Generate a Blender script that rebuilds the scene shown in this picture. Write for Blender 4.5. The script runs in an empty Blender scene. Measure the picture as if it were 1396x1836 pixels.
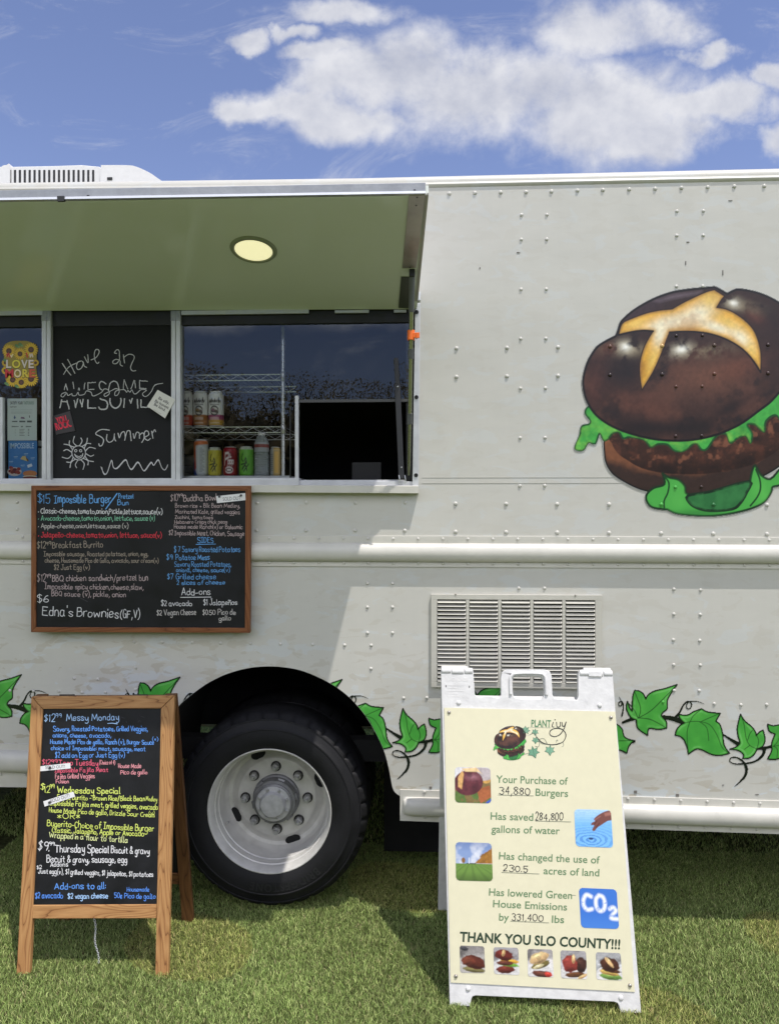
import bpy, bmesh, math, random
import numpy as np
from mathutils import Vector, Matrix
from mathutils.geometry import tessellate_polygon
random.seed(7); rng = np.random.default_rng(7)
S = bpy.context.scene; COL = S.collection

# ------------------------------------------------------------------ camera
F = 1386.0; CX, CY = 698.0, 918.0            # focal length and centre, in pixels of the photograph
CAM = np.array([0.0, -3.3, 1.75]); YAW = 0.051
cd = bpy.data.cameras.new("camera"); cam = bpy.data.objects.new("camera", cd); COL.objects.link(cam)
cam.location = CAM; cam.rotation_euler = (math.radians(90), 0, YAW)
cd.sensor_fit = 'HORIZONTAL'; cd.sensor_width = 36; cd.lens = 36*F/1396; cd.clip_start = .05; cd.clip_end = 2000
S.camera = cam
S.view_settings.view_transform = 'Standard'; S.view_settings.look = 'None'
S.view_settings.exposure = 0.50; S.view_settings.gamma = 1
S.cycles.max_bounces = 8; S.cycles.transparent_max_bounces = 12

# ------------------------------------------------------------------ measuring helpers
fw = np.array([-math.sin(YAW), math.cos(YAW), 0]); rt = np.array([math.cos(YAW), math.sin(YAW), 0]); up = np.array([0, 0, 1.])
def ray(px, py):
    px = np.asarray(px, float); py = np.asarray(py, float)
    return fw + ((px-CX)/F)[..., None]*rt + ((CY-py)/F)[..., None]*up
def PY(px, py, Y=0.0):
    d = ray(px, py); t = (Y-CAM[1])/d[..., 1]
    return CAM + d*t[..., None]
def PG(px, py, z=0.0):
    d = ray(px, py); t = (z-CAM[2])/d[..., 2]
    return CAM + d*t[..., None]
class Plane:
    def __init__(s, p0, p1, p2):
        s.o = np.array(p0, float); n = np.cross(np.array(p1)-s.o, np.array(p2)-s.o); n /= np.linalg.norm(n)
        if np.dot(n, CAM-s.o) < 0: n = -n
        s.n = n
    def at(s, px, py, off=0.0):
        d = ray(px, py); t = np.dot(s.o+s.n*off-CAM, s.n)/(d@s.n)
        return CAM + d*t[..., None]
WALL = Plane((0, 0, 0), (1, 0, 0), (0, 0, 1))

# ------------------------------------------------------------------ sky and sun
SUN = Vector((-.94, 1, -3.9)).normalized()
SUN_E, SKY_S = 3.15, .145
sl = bpy.data.lights.new("sun", 'SUN'); so = bpy.data.objects.new("sun", sl); COL.objects.link(so)
sl.energy = SUN_E; sl.angle = math.radians(.5); sl.color = (1, .955, .89)
so.rotation_euler = SUN.to_track_quat('-Z', 'Y').to_euler(); so.location = (3, -4, 12)
W = bpy.data.worlds.new("World"); S.world = W; W.use_nodes = True
nt = W.node_tree; nt.nodes.clear()
def N(t, ty, **kw):
    n = t.nodes.new(ty)
    for k, v in kw.items():
        if k.startswith('i_'):
            key = k[2:]; n.inputs[int(key) if key.isdigit() else key.replace('_', ' ')].default_value = v
        else: setattr(n, k, v)
    return n
def L(t, a, b): t.links.new(a, b)
def M(t, op, a, b=None, c=None, clamp=False):
    n = t.nodes.new('ShaderNodeMath'); n.operation = op; n.use_clamp = clamp
    for i, v in enumerate((a, b, c)):
        if v is None: continue
        if isinstance(v, (int, float)): n.inputs[i].default_value = v
        else: t.links.new(v, n.inputs[i])
    return n.outputs[0]
out = N(nt, 'ShaderNodeOutputWorld'); bg = N(nt, 'ShaderNodeBackground'); L(nt, bg.outputs[0], out.inputs[0]); bg.inputs[1].default_value = SKY_S
sky = N(nt, 'ShaderNodeTexSky', sky_type='NISHITA', sun_disc=False, sun_elevation=math.radians(70), sun_rotation=math.radians(138), air_density=1.0, dust_density=.35, ozone_density=6.0, altitude=100)
tc = N(nt, 'ShaderNodeTexCoord'); sep = N(nt, 'ShaderNodeSeparateXYZ'); L(nt, tc.outputs['Generated'], sep.inputs[0])
ay = M(nt, 'MAXIMUM', M(nt, 'ABSOLUTE', sep.outputs[1]), .05)
u = M(nt, 'DIVIDE', sep.outputs[0], ay); v = M(nt, 'DIVIDE', sep.outputs[2], ay)
front = M(nt, 'GREATER_THAN', sep.outputs[1], 0)
uv = N(nt, 'ShaderNodeCombineXYZ'); L(nt, u, uv.inputs[0]); L(nt, v, uv.inputs[1]); L(nt, front, uv.inputs[2])
nz = N(nt, 'ShaderNodeTexNoise', i_Scale=9.0, i_Detail=11.0, i_Roughness=.60, i_Distortion=.15); L(nt, uv.outputs[0], nz.inputs['Vector'])
wn = N(nt, 'ShaderNodeTexNoise', i_Scale=11.0, i_Detail=6.0, i_Roughness=.55); L(nt, uv.outputs[0], wn.inputs['Vector']); ws = N(nt, 'ShaderNodeSeparateColor'); L(nt, wn.outputs['Color'], ws.inputs[0])
u0, v0 = u, v
u = M(nt, 'ADD', u, M(nt, 'MULTIPLY', M(nt, 'SUBTRACT', ws.outputs[0], .5), .16)); v = M(nt, 'ADD', v, M(nt, 'MULTIPLY', M(nt, 'SUBTRACT', ws.outputs[1], .5), .075))
# cumulus bank standing to the north: soft ellipses in direction space
def duv(px, py):
    d = ray(px, py); return d[0]/d[1], d[2]/d[1]
CL = [(690, 130, 250, 95), (600, 205, 130, 60), (520, 180, 130, 55), (470, 185, 70, 38), (860, 165, 300, 120), (1080, 200, 240, 130), (1090, 50, 190, 75), (600, 15, 130, 38),
      (425, 190, 60, 38), (440, 78, 62, 24), (515, 62, 62, 24), (560, 95, 90, 26), (1300, 185, 130, 48), (1410, 245, 80, 45), (1262, 100, 62, 30), (1390, 140, 60, 36), (1130, 245, 170, 62)]
field = None
for (cx, cy, rx, ry) in CL:
    c = duv(cx, cy); sx = F/rx*1.02; sy = F/ry*1.12
    a = M(nt, 'MULTIPLY', M(nt, 'SUBTRACT', u, float(c[0])), sx); b = M(nt, 'MULTIPLY', M(nt, 'SUBTRACT', v, float(c[1])), sy)
    r2 = M(nt, 'ADD', M(nt, 'MULTIPLY', a, a), M(nt, 'MULTIPLY', b, b))
    e = M(nt, 'EXPONENT', M(nt, 'MULTIPLY', r2, -.9))
    field = e if field is None else M(nt, 'MAXIMUM', field, e)
field = M(nt, 'MULTIPLY', field, front)
hi = N(nt, 'ShaderNodeMapRange', interpolation_type='SMOOTHSTEP', i_1=.20, i_2=.27); L(nt, v0, hi.inputs[0]); lo = N(nt, 'ShaderNodeMapRange', interpolation_type='SMOOTHSTEP', i_1=1.9, i_2=.9); L(nt, v0, lo.inputs[0])
back = M(nt, 'MULTIPLY', M(nt, 'MULTIPLY', M(nt, 'SUBTRACT', 1.0, front), .82), M(nt, 'MULTIPLY', hi.outputs[0], lo.outputs[0]))
field = M(nt, 'ADD', field, back)
val = M(nt, 'ADD', field, M(nt, 'MULTIPLY', M(nt, 'SUBTRACT', nz.outputs[0], .5), 1.25))
mr = N(nt, 'ShaderNodeMapRange', interpolation_type='SMOOTHSTEP', i_1=.33, i_2=.90); L(nt, val, mr.inputs[0])
thin = N(nt, 'ShaderNodeTexNoise', i_Scale=4.0, i_Detail=7.0, i_Roughness=.7, i_Distortion=1.2); sc_ = N(nt, 'ShaderNodeVectorMath', operation='MULTIPLY'); sc_.inputs[1].default_value = (1, 2.6, 1); L(nt, uv.outputs[0], sc_.inputs[0]); L(nt, sc_.outputs[0], thin.inputs['Vector'])
tm = N(nt, 'ShaderNodeMapRange', interpolation_type='SMOOTHSTEP', i_1=.52, i_2=.80, i_4=.45); L(nt, thin.outputs[0], tm.inputs[0])
cloudm = M(nt, 'MULTIPLY', M(nt, 'MAXIMUM', mr.outputs[0], tm.outputs[0]), .94)
off = N(nt, 'ShaderNodeVectorMath', operation='ADD'); off.inputs[1].default_value = (.012, .03, 0); L(nt, uv.outputs[0], off.inputs[0])
nz2 = N(nt, 'ShaderNodeTexNoise', i_Scale=9.0, i_Detail=6.0, i_Roughness=.55, i_Distortion=.15); L(nt, off.outputs[0], nz2.inputs['Vector'])
cr = N(nt, 'ShaderNodeMix', data_type='RGBA'); cr.inputs[6].default_value = (2.6, 2.72, 3.18, 1); cr.inputs[7].default_value = (4.0, 4.02, 4.2, 1)
bill = M(nt, 'ADD', M(nt, 'MULTIPLY', M(nt, 'SUBTRACT', nz.outputs[0], nz2.outputs[0]), 2.4), M(nt, 'SUBTRACT', 1.15, M(nt, 'MULTIPLY', val, .55)))  # offset noise paints lit tops into the cloud colour
cmr = N(nt, 'ShaderNodeMapRange', i_1=.25, i_2=1.0); L(nt, bill, cmr.inputs[0]); L(nt, cmr.outputs[0], cr.inputs[0])
mx = N(nt, 'ShaderNodeMix', data_type='RGBA'); L(nt, cloudm, mx.inputs[0]); tint = N(nt, 'ShaderNodeVectorMath', operation='MULTIPLY'); tint.inputs[1].default_value = (1.02, .79, .79); L(nt, sky.outputs[0], tint.inputs[0]); L(nt, tint.outputs[0], mx.inputs[6]); bk = N(nt, 'ShaderNodeVectorMath', operation='SCALE'); L(nt, cr.outputs[2], bk.inputs[0]); L(nt, M(nt, 'SUBTRACT', 2.75, M(nt, 'MULTIPLY', front, 1.75)), bk.inputs['Scale']); L(nt, bk.outputs[0], mx.inputs[7])   # clouds behind the camera, brightened to add fill light
L(nt, mx.outputs[2], bg.inputs[0])

# ------------------------------------------------------------------ colours and materials
def lin(c):
    c = np.asarray(c, float)/255.; return np.where(c <= .04045, c/12.92, ((c+.055)/1.055)**2.4)
def newmat(name):
    m = bpy.data.materials.new(name); m.use_nodes = True
    t = m.node_tree; return m, t, t.nodes['Principled BSDF']
def mat(name, col, rough=.5, metal=0., spec=.5, bump=0., bscale=60., var=0., vscale=6., coat=0.):
    m, t, p = newmat(name); c = tuple(col)+(1,)
    p.inputs['Base Color'].default_value = c; p.inputs['Roughness'].default_value = rough; p.inputs['Metallic'].default_value = metal
    p.inputs['Specular IOR Level'].default_value = spec; p.inputs['Coat Weight'].default_value = coat
    g = N(t, 'ShaderNodeNewGeometry')
    if var:
        n = N(t, 'ShaderNodeTexNoise', i_Scale=vscale, i_Detail=6.0, i_Roughness=.6); L(t, g.outputs['Position'], n.inputs['Vector'])
        r = N(t, 'ShaderNodeMapRange', i_1=.3, i_2=.7, i_3=1-var, i_4=1+var); L(t, n.outputs[0], r.inputs[0])
        h = N(t, 'ShaderNodeHueSaturation'); h.inputs['Color'].default_value = c; L(t, r.outputs[0], h.inputs['Value']); L(t, h.outputs[0], p.inputs['Base Color'])
        r2 = N(t, 'ShaderNodeMapRange', i_1=.3, i_2=.7, i_3=max(0, rough-.1), i_4=min(1, rough+.12)); L(t, n.outputs[0], r2.inputs[0]); L(t, r2.outputs[0], p.inputs['Roughness'])
    if bump:
        n = N(t, 'ShaderNodeTexNoise', i_Scale=bscale, i_Detail=4.0); L(t, g.outputs['Position'], n.inputs['Vector'])
        b = N(t, 'ShaderNodeBump', i_Strength=bump, i_Distance=.01); L(t, n.outputs[0], b.inputs['Height']); L(t, b.outputs[0], p.inputs['Normal'])
    return m
def emat(name, col, s):
    m, t, p = newmat(name); p.inputs['Emission Color'].default_value = tuple(col)+(1,); p.inputs['Emission Strength'].default_value = s
    p.inputs['Base Color'].default_value = tuple(col)+(1,); return m
def vmat(name, rough=.5, spec=.4, noise=0., nscale=90.):
    m, t, p = newmat(name); a = N(t, 'ShaderNodeAttribute', attribute_name='Col'); src = a.outputs['Color']
    if noise:
        g = N(t, 'ShaderNodeNewGeometry'); n = N(t, 'ShaderNodeTexNoise', i_Scale=nscale, i_Detail=5.0); L(t, g.outputs['Position'], n.inputs['Vector'])
        r = N(t, 'ShaderNodeMapRange', i_1=.3, i_2=.7, i_3=1-noise, i_4=1+noise); L(t, n.outputs[0], r.inputs[0])
        h = N(t, 'ShaderNodeHueSaturation'); L(t, src, h.inputs['Color']); L(t, r.outputs[0], h.inputs['Value']); src = h.outputs[0]
    L(t, src, p.inputs['Base Color']); p.inputs['Roughness'].default_value = rough; p.inputs['Specular IOR Level'].default_value = spec
    return m
def ramp(t, src, stops, const=False):
    r = N(t, 'ShaderNodeValToRGB'); e = r.color_ramp.elements; r.color_ramp.interpolation = 'CONSTANT' if const else 'LINEAR'
    while len(e) < len(stops): e.new(.5)
    for q, (pp, c) in zip(e, stops): q.position = pp; q.color = tuple(c)+(1,)
    L(t, src, r.inputs[0]); return r.outputs[0]

def body_material():
    m, t, p = newmat("cream_truck_paint"); g = N(t, 'ShaderNodeNewGeometry')
    mp = N(t, 'ShaderNodeMapping', vector_type='POINT'); mp.inputs['Scale'].default_value = (1, 1, 2.3); L(t, g.outputs['Position'], mp.inputs[0])
    n1 = N(t, 'ShaderNodeTexNoise', i_Scale=6.5, i_Detail=3.5, i_Roughness=.55, i_Distortion=.6); L(t, mp.outputs[0], n1.inputs['Vector'])
    n2 = N(t, 'ShaderNodeTexNoise', i_Scale=9.0, i_Detail=3.0, i_Roughness=.5, i_Distortion=.8)
    mp2 = N(t, 'ShaderNodeMapping'); mp2.inputs['Location'].default_value = (7, 3, 11); mp2.inputs['Scale'].default_value = (1, 1, 2.6); L(t, g.outputs['Position'], mp2.inputs[0]); L(t, mp2.outputs[0], n2.inputs['Vector'])
    big = N(t, 'ShaderNodeTexNoise', i_Scale=1.1, i_Detail=2.0); L(t, g.outputs['Position'], big.inputs['Vector'])
    sx = N(t, 'ShaderNodeSeparateXYZ'); L(t, g.outputs['Position'], sx.inputs[0])
    # the camouflage print is stronger low down and toward the left
    low = N(t, 'ShaderNodeMapRange', i_1=1.55, i_2=.55); L(t, sx.outputs[2], low.inputs[0])
    lef = N(t, 'ShaderNodeMapRange', i_1=.2, i_2=-1.2); L(t, sx.outputs[0], lef.inputs[0])
    s = M(t, 'MULTIPLY', low.outputs[0], M(t, 'ADD', .30, M(t, 'MULTIPLY', lef.outputs[0], .9)))
    bot = N(t, 'ShaderNodeMapRange', i_1=.67, i_2=.57); L(t, sx.outputs[2], bot.inputs[0])
    strength = M(t, 'ADD', .10, M(t, 'MULTIPLY', M(t, 'MAXIMUM', s, M(t, 'MULTIPLY', bot.outputs[0], .9)), .75), clamp=True)
    m1 = N(t, 'ShaderNodeMapRange', i_1=.565, i_2=.58); L(t, M(t, 'ADD', n1.outputs[0], M(t, 'MULTIPLY', M(t, 'SUBTRACT', big.outputs[0], .5), .25)), m1.inputs[0])
    m2 = N(t, 'ShaderNodeMapRange', i_1=.575, i_2=.59); L(t, n2.outputs[0], m2.inputs[0])
    base = (.535, .524, .482, 1); tan = (.42, .38, .305, 1); ice = (.545, .57, .575, 1)
    a = N(t, 'ShaderNodeMix', data_type='RGBA'); a.inputs[6].default_value = base; a.inputs[7].default_value = ice; L(t, M(t, 'MULTIPLY', m1.outputs[0], M(t, 'ADD', strength, .25, clamp=True)), a.inputs[0])
    b = N(t, 'ShaderNodeMix', data_type='RGBA'); b.inputs[7].default_value = tan; L(t, a.outputs[2], b.inputs[6]); L(t, M(t, 'MULTIPLY', m2.outputs[0], strength), b.inputs[0])
    # faint grime and scuffs
    n3 = N(t, 'ShaderNodeTexNoise', i_Scale=14.0, i_Detail=8.0, i_Roughness=.7); mp3 = N(t, 'ShaderNodeMapping'); mp3.inputs['Scale'].default_value = (.35, 1, 1.2); L(t, g.outputs['Position'], mp3.inputs[0]); L(t, mp3.outputs[0], n3.inputs['Vector'])
    r3 = N(t, 'ShaderNodeMapRange', i_1=.35, i_2=.7, i_3=1.03, i_4=.95); n4 = N(t, 'ShaderNodeTexNoise', i_Scale=1.0, i_Detail=6.0, i_Roughness=.65); mp4 = N(t, 'ShaderNodeMapping'); mp4.inputs['Scale'].default_value = (16, 1, .9); L(t, g.outputs['Position'], mp4.inputs[0]); L(t, mp4.outputs[0], n4.inputs['Vector']); L(t, M(t, 'ADD', M(t, 'MULTIPLY', n3.outputs[0], .7), M(t, 'MULTIPLY', n4.outputs[0], .32)), r3.inputs[0])
    h = N(t, 'ShaderNodeHueSaturation'); L(t, b.outputs[2], h.inputs['Color']); L(t, r3.outputs[0], h.inputs['Value'])
    L(t, h.outputs[0], p.inputs['Base Color']); p.inputs['Roughness'].default_value = .38; p.inputs['Specular IOR Level'].default_value = .45
    nb = N(t, 'ShaderNodeTexNoise', i_Scale=2.2, i_Detail=2.0); L(t, g.outputs['Position'], nb.inputs['Vector'])
    b1 = N(t, 'ShaderNodeBump', i_Strength=.35, i_Distance=.02); L(t, nb.outputs[0], b1.inputs['Height']); L(t, b1.outputs[0], p.inputs['Normal'])
    return m
def wood_material(name, c0, c1, c2):
    m, t, p = newmat(name); tcn = N(t, 'ShaderNodeTexCoord'); oi = N(t, 'ShaderNodeObjectInfo')
    mp = N(t, 'ShaderNodeMapping'); mp.inputs['Scale'].default_value = (1.6, 14, 14); L(t, tcn.outputs['Object'], mp.inputs[0])
    add = N(t, 'ShaderNodeVectorMath', operation='ADD'); L(t, mp.outputs[0], add.inputs[0])
    cv = N(t, 'ShaderNodeCombineXYZ'); L(t, M(t, 'MULTIPLY', oi.outputs['Random'], 30.0), cv.inputs[0]); L(t, M(t, 'MULTIPLY', oi.outputs['Random'], 17.0), cv.inputs[2]); L(t, cv.outputs[0], add.inputs[1])
    n = N(t, 'ShaderNodeTexNoise', i_Scale=1.0, i_Detail=2.0, i_Roughness=.4, i_Distortion=.3); L(t, add.outputs[0], n.inputs['Vector'])
    rings = M(t, 'FRACT', M(t, 'MULTIPLY', n.outputs[0], 13.0))
    n2 = N(t, 'ShaderNodeTexNoise', i_Scale=6.0, i_Detail=6.0, i_Roughness=.7); mpf = N(t, 'ShaderNodeMapping'); mpf.inputs['Scale'].default_value = (2, 60, 60); L(t, tcn.outputs['Object'], mpf.inputs[0]); L(t, mpf.outputs[0], n2.inputs['Vector'])
    c = ramp(t, rings, [(0, c1), (.5, c0), (.86, c1), (.97, c2), (1, c1)])
    r = N(t, 'ShaderNodeMapRange', i_1=.3, i_2=.7, i_3=.82, i_4=1.14); L(t, n2.outputs[0], r.inputs[0])
    h = N(t, 'ShaderNodeHueSaturation'); L(t, c, h.inputs['Color']); L(t, r.outputs[0], h.inputs['Value']); L(t, h.outputs[0], p.inputs['Base Color'])
    p.inputs['Roughness'].default_value = .55; p.inputs['Specular IOR Level'].default_value = .3
    b = N(t, 'ShaderNodeBump', i_Strength=.25, i_Distance=.002); L(t, n2.outputs[0], b.inputs['Height']); L(t, b.outputs[0], p.inputs['Normal'])
    return m
def glass_material():
    m = bpy.data.materials.new("window_glass"); m.use_nodes = True; t = m.node_tree; t.nodes.clear()
    o = N(t, 'ShaderNodeOutputMaterial'); tr = N(t, 'ShaderNodeBsdfTransparent'); tr.inputs[0].default_value = (.93, .95, .94, 1)
    gl = N(t, 'ShaderNodeBsdfGlossy', i_Roughness=.0); fr = N(t, 'ShaderNodeFresnel', i_IOR=1.55)
    gl.inputs[0].default_value = (.9, .95, 1, 1)
    mxs = N(t, 'ShaderNodeMixShader'); L(t, M(t, 'MULTIPLY', fr.outputs[0], 1.3, clamp=True), mxs.inputs[0]); L(t, tr.outputs[0], mxs.inputs[1]); L(t, gl.outputs[0], mxs.inputs[2]); L(t, mxs.outputs[0], o.inputs[0])
    return m
BODY = body_material()
TRIM = mat("cream_trim_paint", (.57, .555, .505), .36, var=.06, vscale=9, bump=.05, bscale=25)
ALU = mat("brushed_aluminium", (.62, .63, .66), .34, .75, bump=.05, bscale=120, var=.08, vscale=12)
ALUW = mat("pale_anodised_frame", (.55, .56, .58), .38, .35, var=.08, vscale=15, bump=.03, bscale=90)
STEEL = mat("dull_stainless", (.36, .335, .30), .36, .7, var=.22, vscale=9)
CHROME = mat("chrome_wire", (.72, .73, .75), .28, .45)
BLACK = mat("black_metal", (.012, .012, .013), .45, var=.2, vscale=20)
DARK = mat("dark_underbody", (.006, .006, .0065), .85, var=.3, vscale=8)
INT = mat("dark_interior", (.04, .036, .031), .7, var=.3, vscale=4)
RUBBER = mat("tyre_rubber", (.010, .010, .0115), .62, spec=.28, bump=.12, bscale=180, var=.25, vscale=9)
RIM = mat("silver_wheel_paint", (.55, .54, .51), .42, .15, var=.12, vscale=18, bump=.04, bscale=60)
HUBM = mat("dusty_hub_metal", (.20, .20, .21), .5, .5, var=.25, vscale=30)
NUT = mat("steel_nut", (.42, .42, .42), .38, .5)
PLASTIC = mat("white_plastic", (.70, .695, .69), .42, var=.04, vscale=30, bump=.05, bscale=70)
SIGNW = mat("scuffed_white_plastic", (.62, .615, .61), .5, var=.10, vscale=26, bump=.12, bscale=60)
CREAM = mat("cream_sheet", (.66, .625, .445), .45, var=.025, vscale=30)
GREEN = mat("sage_awning_paint", (.63, .665, .62), .14, spec=.5, var=.015, vscale=2.5, bump=.02, bscale=3)
SLATE = mat("chalkboard_slate", (.0095, .0100, .0118), .55, spec=.28, var=.45, vscale=9)
SLATE2 = mat("chalkboard_panel", (.0075, .008, .010), .6, spec=.25, var=.35, vscale=7)
ORANGE = mat("orange_plastic", (.85, .16, .012), .4, var=.08, vscale=40)
GREY = mat("grey_rubber_collar", (.10, .105, .11), .55, var=.15, vscale=40)
WOOD = wood_material("cedar_wood", (.45, .245, .10), (.37, .185, .07), (.17, .07, .027))
WOOD2 = wood_material("mahogany_stained_frame", (.22, .085, .032), (.175, .062, .022), (.10, .033, .012))
GLASS = glass_material()
CHALK = vmat("chalk_marker", .85, .1, noise=.16, nscale=420)
PRINT = vmat("printed_sheet", .42, .4)
PAINT = vmat("vinyl_print", .34, .45, noise=.03, nscale=30)
LAMP = emat("lamp_lens", (1, .93, .58), .50)

# ------------------------------------------------------------------ object helpers
def tag(o, label=None, cat=None, group=None, kind=None):
    if label: o["label"] = label
    if cat: o["category"] = cat
    if group: o["group"] = group
    if kind: o["kind"] = kind
    return o
def link(name, me, m, parent=None, smooth=False, origin=None):
    if m is not None:
        for q in (m if isinstance(m, (list, tuple)) else [m]): me.materials.append(q)
    if smooth:
        me.polygons.foreach_set('use_smooth', [True]*len(me.polygons)); me.set_sharp_from_angle(angle=math.radians(38))
    o = bpy.data.objects.new(name, me); COL.objects.link(o)
    if origin is not None:
        o.location = origin; me.transform(Matrix.Translation(-Vector(origin)))
    if parent is not None:
        o.parent = parent; o.matrix_parent_inverse = Matrix.Translation(-parent_loc(parent))
    return o
def parent_loc(p):
    v = Vector(p.location)
    return v
def thing(name, loc, label, cat, group=None):
    o = bpy.data.objects.new(name, None); o.empty_display_size = .1; COL.objects.link(o); o.location = loc
    return tag(o, label, cat, group)
class MB:
    def __init__(s): s.v = []; s.f = []; s.m = []
    def add(s, v, f, mi=0):
        b = len(s.v); s.v += [tuple(map(float, p)) for p in v]; s.f += [tuple(i+b for i in q) for q in f]; s.m += [mi]*len(f); return s
    def box(s, lo, hi, mi=0):
        x0, y0, z0 = lo; x1, y1, z1 = hi
        return s.add([(x0,y0,z0),(x1,y0,z0),(x1,y1,z0),(x0,y1,z0),(x0,y0,z1),(x1,y0,z1),(x1,y1,z1),(x0,y1,z1)],
                     [(0,3,2,1),(4,5,6,7),(0,1,5,4),(1,2,6,5),(2,3,7,6),(3,0,4,7)], mi)
    def hexa(s, a, b, mi=0):   # two quads (front, back), same winding
        return s.add(list(a)+list(b), [(0,1,2,3),(7,6,5,4),(1,0,4,5),(2,1,5,6),(3,2,6,7),(0,3,7,4)], mi)
    def tube(s, pts, r, n=8, mi=0, caps=True):
        pts = [Vector(p) for p in pts]; R = r if isinstance(r, (list, tuple)) else [r]*len(pts); vs = []; fs = []
        ref = None
        for i, p in enumerate(pts):
            d = (pts[min(i+1, len(pts)-1)]-pts[max(i-1, 0)]).normalized()
            if ref is None:
                ref = d.orthogonal().normalized()
            ref = (ref-d*ref.dot(d)).normalized(); w = d.cross(ref)
            for k in range(n):
                a = 2*math.pi*k/n; vs.append(p+(ref*math.cos(a)+w*math.sin(a))*R[i])
        for i in range(len(pts)-1):
            for k in range(n): fs.append((i*n+k, i*n+(k+1) % n, (i+1)*n+(k+1) % n, (i+1)*n+k))
        if caps: fs += [tuple(range(n))[::-1], tuple(range((len(pts)-1)*n, len(pts)*n))]
        return s.add(vs, fs, mi)
    def lathe(s, prof, c, axis, n=32, mi=0, rfun=None):   # prof: (r, h) along axis
        axis = Vector(axis).normalized(); a = axis.orthogonal().normalized(); b = axis.cross(a); c = Vector(c); vs = []; fs = []
        for j, (r, h) in enumerate(prof):
            for k in range(n):
                t = 2*math.pi*k/n; rr = r if rfun is None else rfun(j, k, r)
                vs.append(c+axis*h+(a*math.cos(t)+b*math.sin(t))*rr)
        for j in range(len(prof)-1):
            for k in range(n): fs.append((j*n+k, j*n+(k+1) % n, (j+1)*n+(k+1) % n, (j+1)*n+k))
        return s.add(vs, fs, mi)
    def dome(s, c, nrm, r, h, n=10, mi=0):
        return s.lathe([(r*1.0, 0), (r*.93, h*.45), (r*.7, h*.8), (r*.35, h*.97), (.0001, h)], c, nrm, n, mi)
    def prism(s, poly, off, mi=0, holes=()):   # poly: 3D loop; off: extrusion vector
        loops = [[Vector(p) for p in poly]]+[[Vector(p) for p in h] for h in holes]
        tri = tessellate_polygon(loops); allv = [p for l in loops for p in l]; n = len(allv); o = Vector(off)
        fs = [tuple(t) for t in tri]+[tuple(i+n for i in reversed(t)) for t in tri]; b = 0
        for l in loops:
            k = len(l); fs += [(b+i, b+(i+1) % k, n+b+(i+1) % k, n+b+i) for i in range(k)]; b += k
        return s.add(allv+[p+o for p in allv], fs, mi)
    def mesh(s, name):
        me = bpy.data.meshes.new(name); me.from_pydata(s.v, [], s.f); me.update()
        bm = bmesh.new(); bm.from_mesh(me); bmesh.ops.recalc_face_normals(bm, faces=bm.faces[:]); bm.to_mesh(me); bm.free()
        if any(s.m): me.polygons.foreach_set('material_index', s.m)
        return me
    def obj(s, name, m, parent=None, smooth=False, origin=None, bevel=0., segs=2):
        o = link(name, s.mesh(name), m, parent, smooth, origin)
        if bevel:
            md = o.modifiers.new("bevel", 'BEVEL'); md.width = bevel; md.segments = segs; md.limit_method = 'ANGLE'; md.angle_limit = math.radians(35)
        return o
def split(o):   # every loose piece of a part becomes a part of its own
    me = o.data; n = len(me.vertices); par = list(range(n))
    def find(a):
        while par[a] != a: par[a] = par[par[a]]; a = par[a]
        return a
    for e in me.edges:
        a, b = find(e.vertices[0]), find(e.vertices[1])
        if a != b: par[a] = b
    isl = {}
    for p in me.polygons: isl.setdefault(find(p.vertices[0]), []).append(p)
    if len(isl) < 2: return
    nm = o.name.split('.')[0]; first = True
    for ps in isl.values():
        used = sorted({v for p in ps for v in p.vertices}); ix = {v: i for i, v in enumerate(used)}
        m2 = bpy.data.meshes.new(nm); m2.from_pydata([tuple(me.vertices[v].co) for v in used], [], [[ix[v] for v in p.vertices] for p in ps])
        for q in me.materials: m2.materials.append(q)
        m2.polygons.foreach_set('use_smooth', [p.use_smooth for p in ps]); m2.update()
        if any(p.use_smooth for p in ps): m2.set_sharp_from_angle(angle=math.radians(38))
        c = o.copy(); c.data = m2; COL.objects.link(c)
    bpy.data.objects.remove(o)
def bar(name, p0, p1, wdir, w, th, m, parent, bevel=.002):   # timber with its grain along local X
    p0 = Vector(p0); p1 = Vector(p1); x = (p1-p0); ln = x.length; x.normalize(); y = Vector(wdir); y = (y-x*y.dot(x)).normalized(); z = x.cross(y)
    b = MB().box((0, -w/2, -th/2), (ln, w/2, th/2)); me = b.mesh(name); me.materials.append(m)
    o = bpy.data.objects.new(name, me); COL.objects.link(o)
    mt = Matrix((x, y, z)).transposed().to_4x4(); mt.translation = p0; o.matrix_world = mt
    if parent: o.parent = parent; o.matrix_parent_inverse = Matrix.Translation(-Vector(parent.location))
    md = o.modifiers.new("bevel", 'BEVEL'); md.width = bevel; md.segments = 2
    return o
def colmesh(name, v, f, c, m, parent=None, smooth=False, origin=None):
    v = np.asarray(v, float); me = bpy.data.meshes.new(name); me.from_pydata(v.tolist(), [], [tuple(int(i) for i in q) for q in f]); me.update()
    at = me.attributes.new('Col', 'FLOAT_COLOR', 'POINT'); cc = np.ones((len(v), 4), np.float32); cc[:, :3] = c; at.data.foreach_set('color', cc.ravel())
    return link(name, me, m, parent, smooth, origin)

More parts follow.
